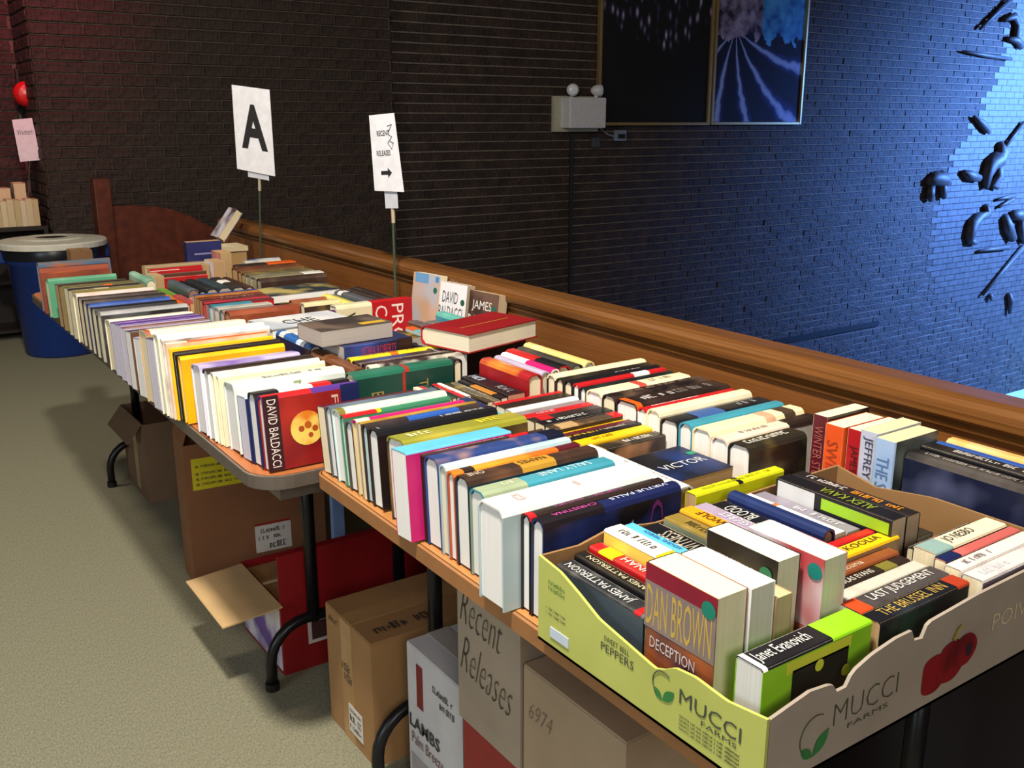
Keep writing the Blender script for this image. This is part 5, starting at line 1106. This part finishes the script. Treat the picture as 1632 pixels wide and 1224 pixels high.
book('hardcover with white and dark cover tilted against the parapet rail', 'h', mat3(-ux, uy, Vector((0, 1, 0)), Vector((1.322, 4.06, ZT + .163)) + ux * .15) if False else mat3(ux, uy, ux.cross(uy), Vector((1.335, 4.20, ZT + .168))), .15, .11, .035, 'MA', cover('#c8c4d0', '#4a3c44', 10), '#d8c8a4', (), 'far end of the brown table')

t, X, Y, Z = carton('small brown carton at the far end of the brown table', .72, .80, 4.10, 4.185, ZT, .90, cardboard('#7a5a3a'))
# ------------------------------------------------------------------ bookcase by the left wall
SHZ = 0.735; t = thing('bookcase', 'low dark bookcase behind the blue bin', 'bookcase', (0.25, 7.0, 0)); DKW = flat('#1f1512', 0.5)
q = MB(); q.box(0, 0.86, 0, 0.3, SHZ - 0.025, SHZ); q.build('top_board', DKW, t)
for xx in (0.0, 0.835): q = MB(); q.box(xx, xx + 0.025, 0, 0.3, 0, SHZ - 0.025); q.build('side_panel', DKW, t)
for zz in (0.05, 0.37): q = MB(); q.box(0.025, 0.835, 0.0, 0.3, zz, zz + 0.02); q.build('shelf', DKW, t)
q = MB(); q.box(0.025, 0.835, 0.29, 0.3, 0.0, SHZ - 0.025); q.build('back_panel', DKW, t)
xx = 0.72; i = 0
for T in (.034, .03, .036, .028, .034, .042, .036, .03, .04, .034, .03):
    if xx + T > 1.10: break
    i += 1
    cc = ['CR', 'TA', 'KH', 'W', 'PI'][i % 5]
    stand('cream-edged book, %s from the left on the dark bookcase' % ORD[i], xx, 7.02, SHZ + .001, 'p', .175 - .01 * (i % 3) / 2, .12, T, cc, cc, ['#d8c8a0', '#cdb98c', '#e0d2ac'][i % 3], (), 'books on top of the bookcase'); xx += T + .001
for lb, x, H, T, c_ in [('red book standing at the back of the bookcase', .78, .29, .05, cover('#5a1c20', '#6a2a28')), ('oval portrait book standing at the back of the bookcase', .85, .24, .09, cover('#4a3c34', '#a89070', 14)), ('cream hardcover standing at the back of the bookcase', .96, .27, .07, cover('#c8bc98', '#d8cca8'))]:
    stand(lb, x, 7.155, SHZ + .001, 'h', H, .13, T, c_, c_, '#d8c8a0', (), 'books on top of the bookcase')
for j, (x, T, c_) in enumerate([(.30, .04, '#5a1418'), (.345, .05, '#3a1c20'), (.40, .035, '#4a2420'), (.44, .06, '#6a1a20'), (.505, .05, '#2c2430'), (.56, .045, '#5a2028'), (.61, .05, '#3a2020'), (.665, .04, '#70242a'), (.71, .05, '#4a1c24')]):
    stand('dark red book, %s from the left on the middle shelf' % ORD[j + 1], x, 7.03, .3905, 'h', .22, .15, T, c_, c_, 'TA', (), 'books on the middle shelf of the bookcase')
p0 = aty(42, 224, 7.2)
t = thing('western_sign', 'white paper sign reading Western above the bookcase', 'sign', (0.98, 7.14, SHZ))
tl_, tr_, br_, bl_ = [aty(x, y, 7.14) - Vector((0.98, 7.14, SHZ)) for x, y in ((19, 191), (51, 188), (65, 255), (32, 258))]
q = MB(); q.v = [tuple(v) for v in (tl_, tr_, br_, bl_)] + [tuple(v + Vector((0, .003, 0))) for v in (tl_, tr_, br_, bl_)]; q.f = [(0, 1, 2, 3), (7, 6, 5, 4)] + [(i, (i + 1) % 4, 4 + (i + 1) % 4, 4 + i) for i in range(4)]; q.m = [0] * 6; sh = q.build('sheet', PAPER, t)
ex = tr_ - tl_; ez = tl_ - bl_; lettering('Western', tuple(bl_ + ex * .12 + ez * .62 + Vector((0, -.001, 0))), ex, ez, ex.length * .8, .035, flat('#5a5a60'), sh, 'lettering')
bm_ = (br_ + bl_) / 2; q = MB(); q.tube([tuple(bm_ + Vector((0, .006, .02))), (0.03, 0.006, 0.0)], 0.004, 8); q.build('stick', flat('#3c4a36'), t)
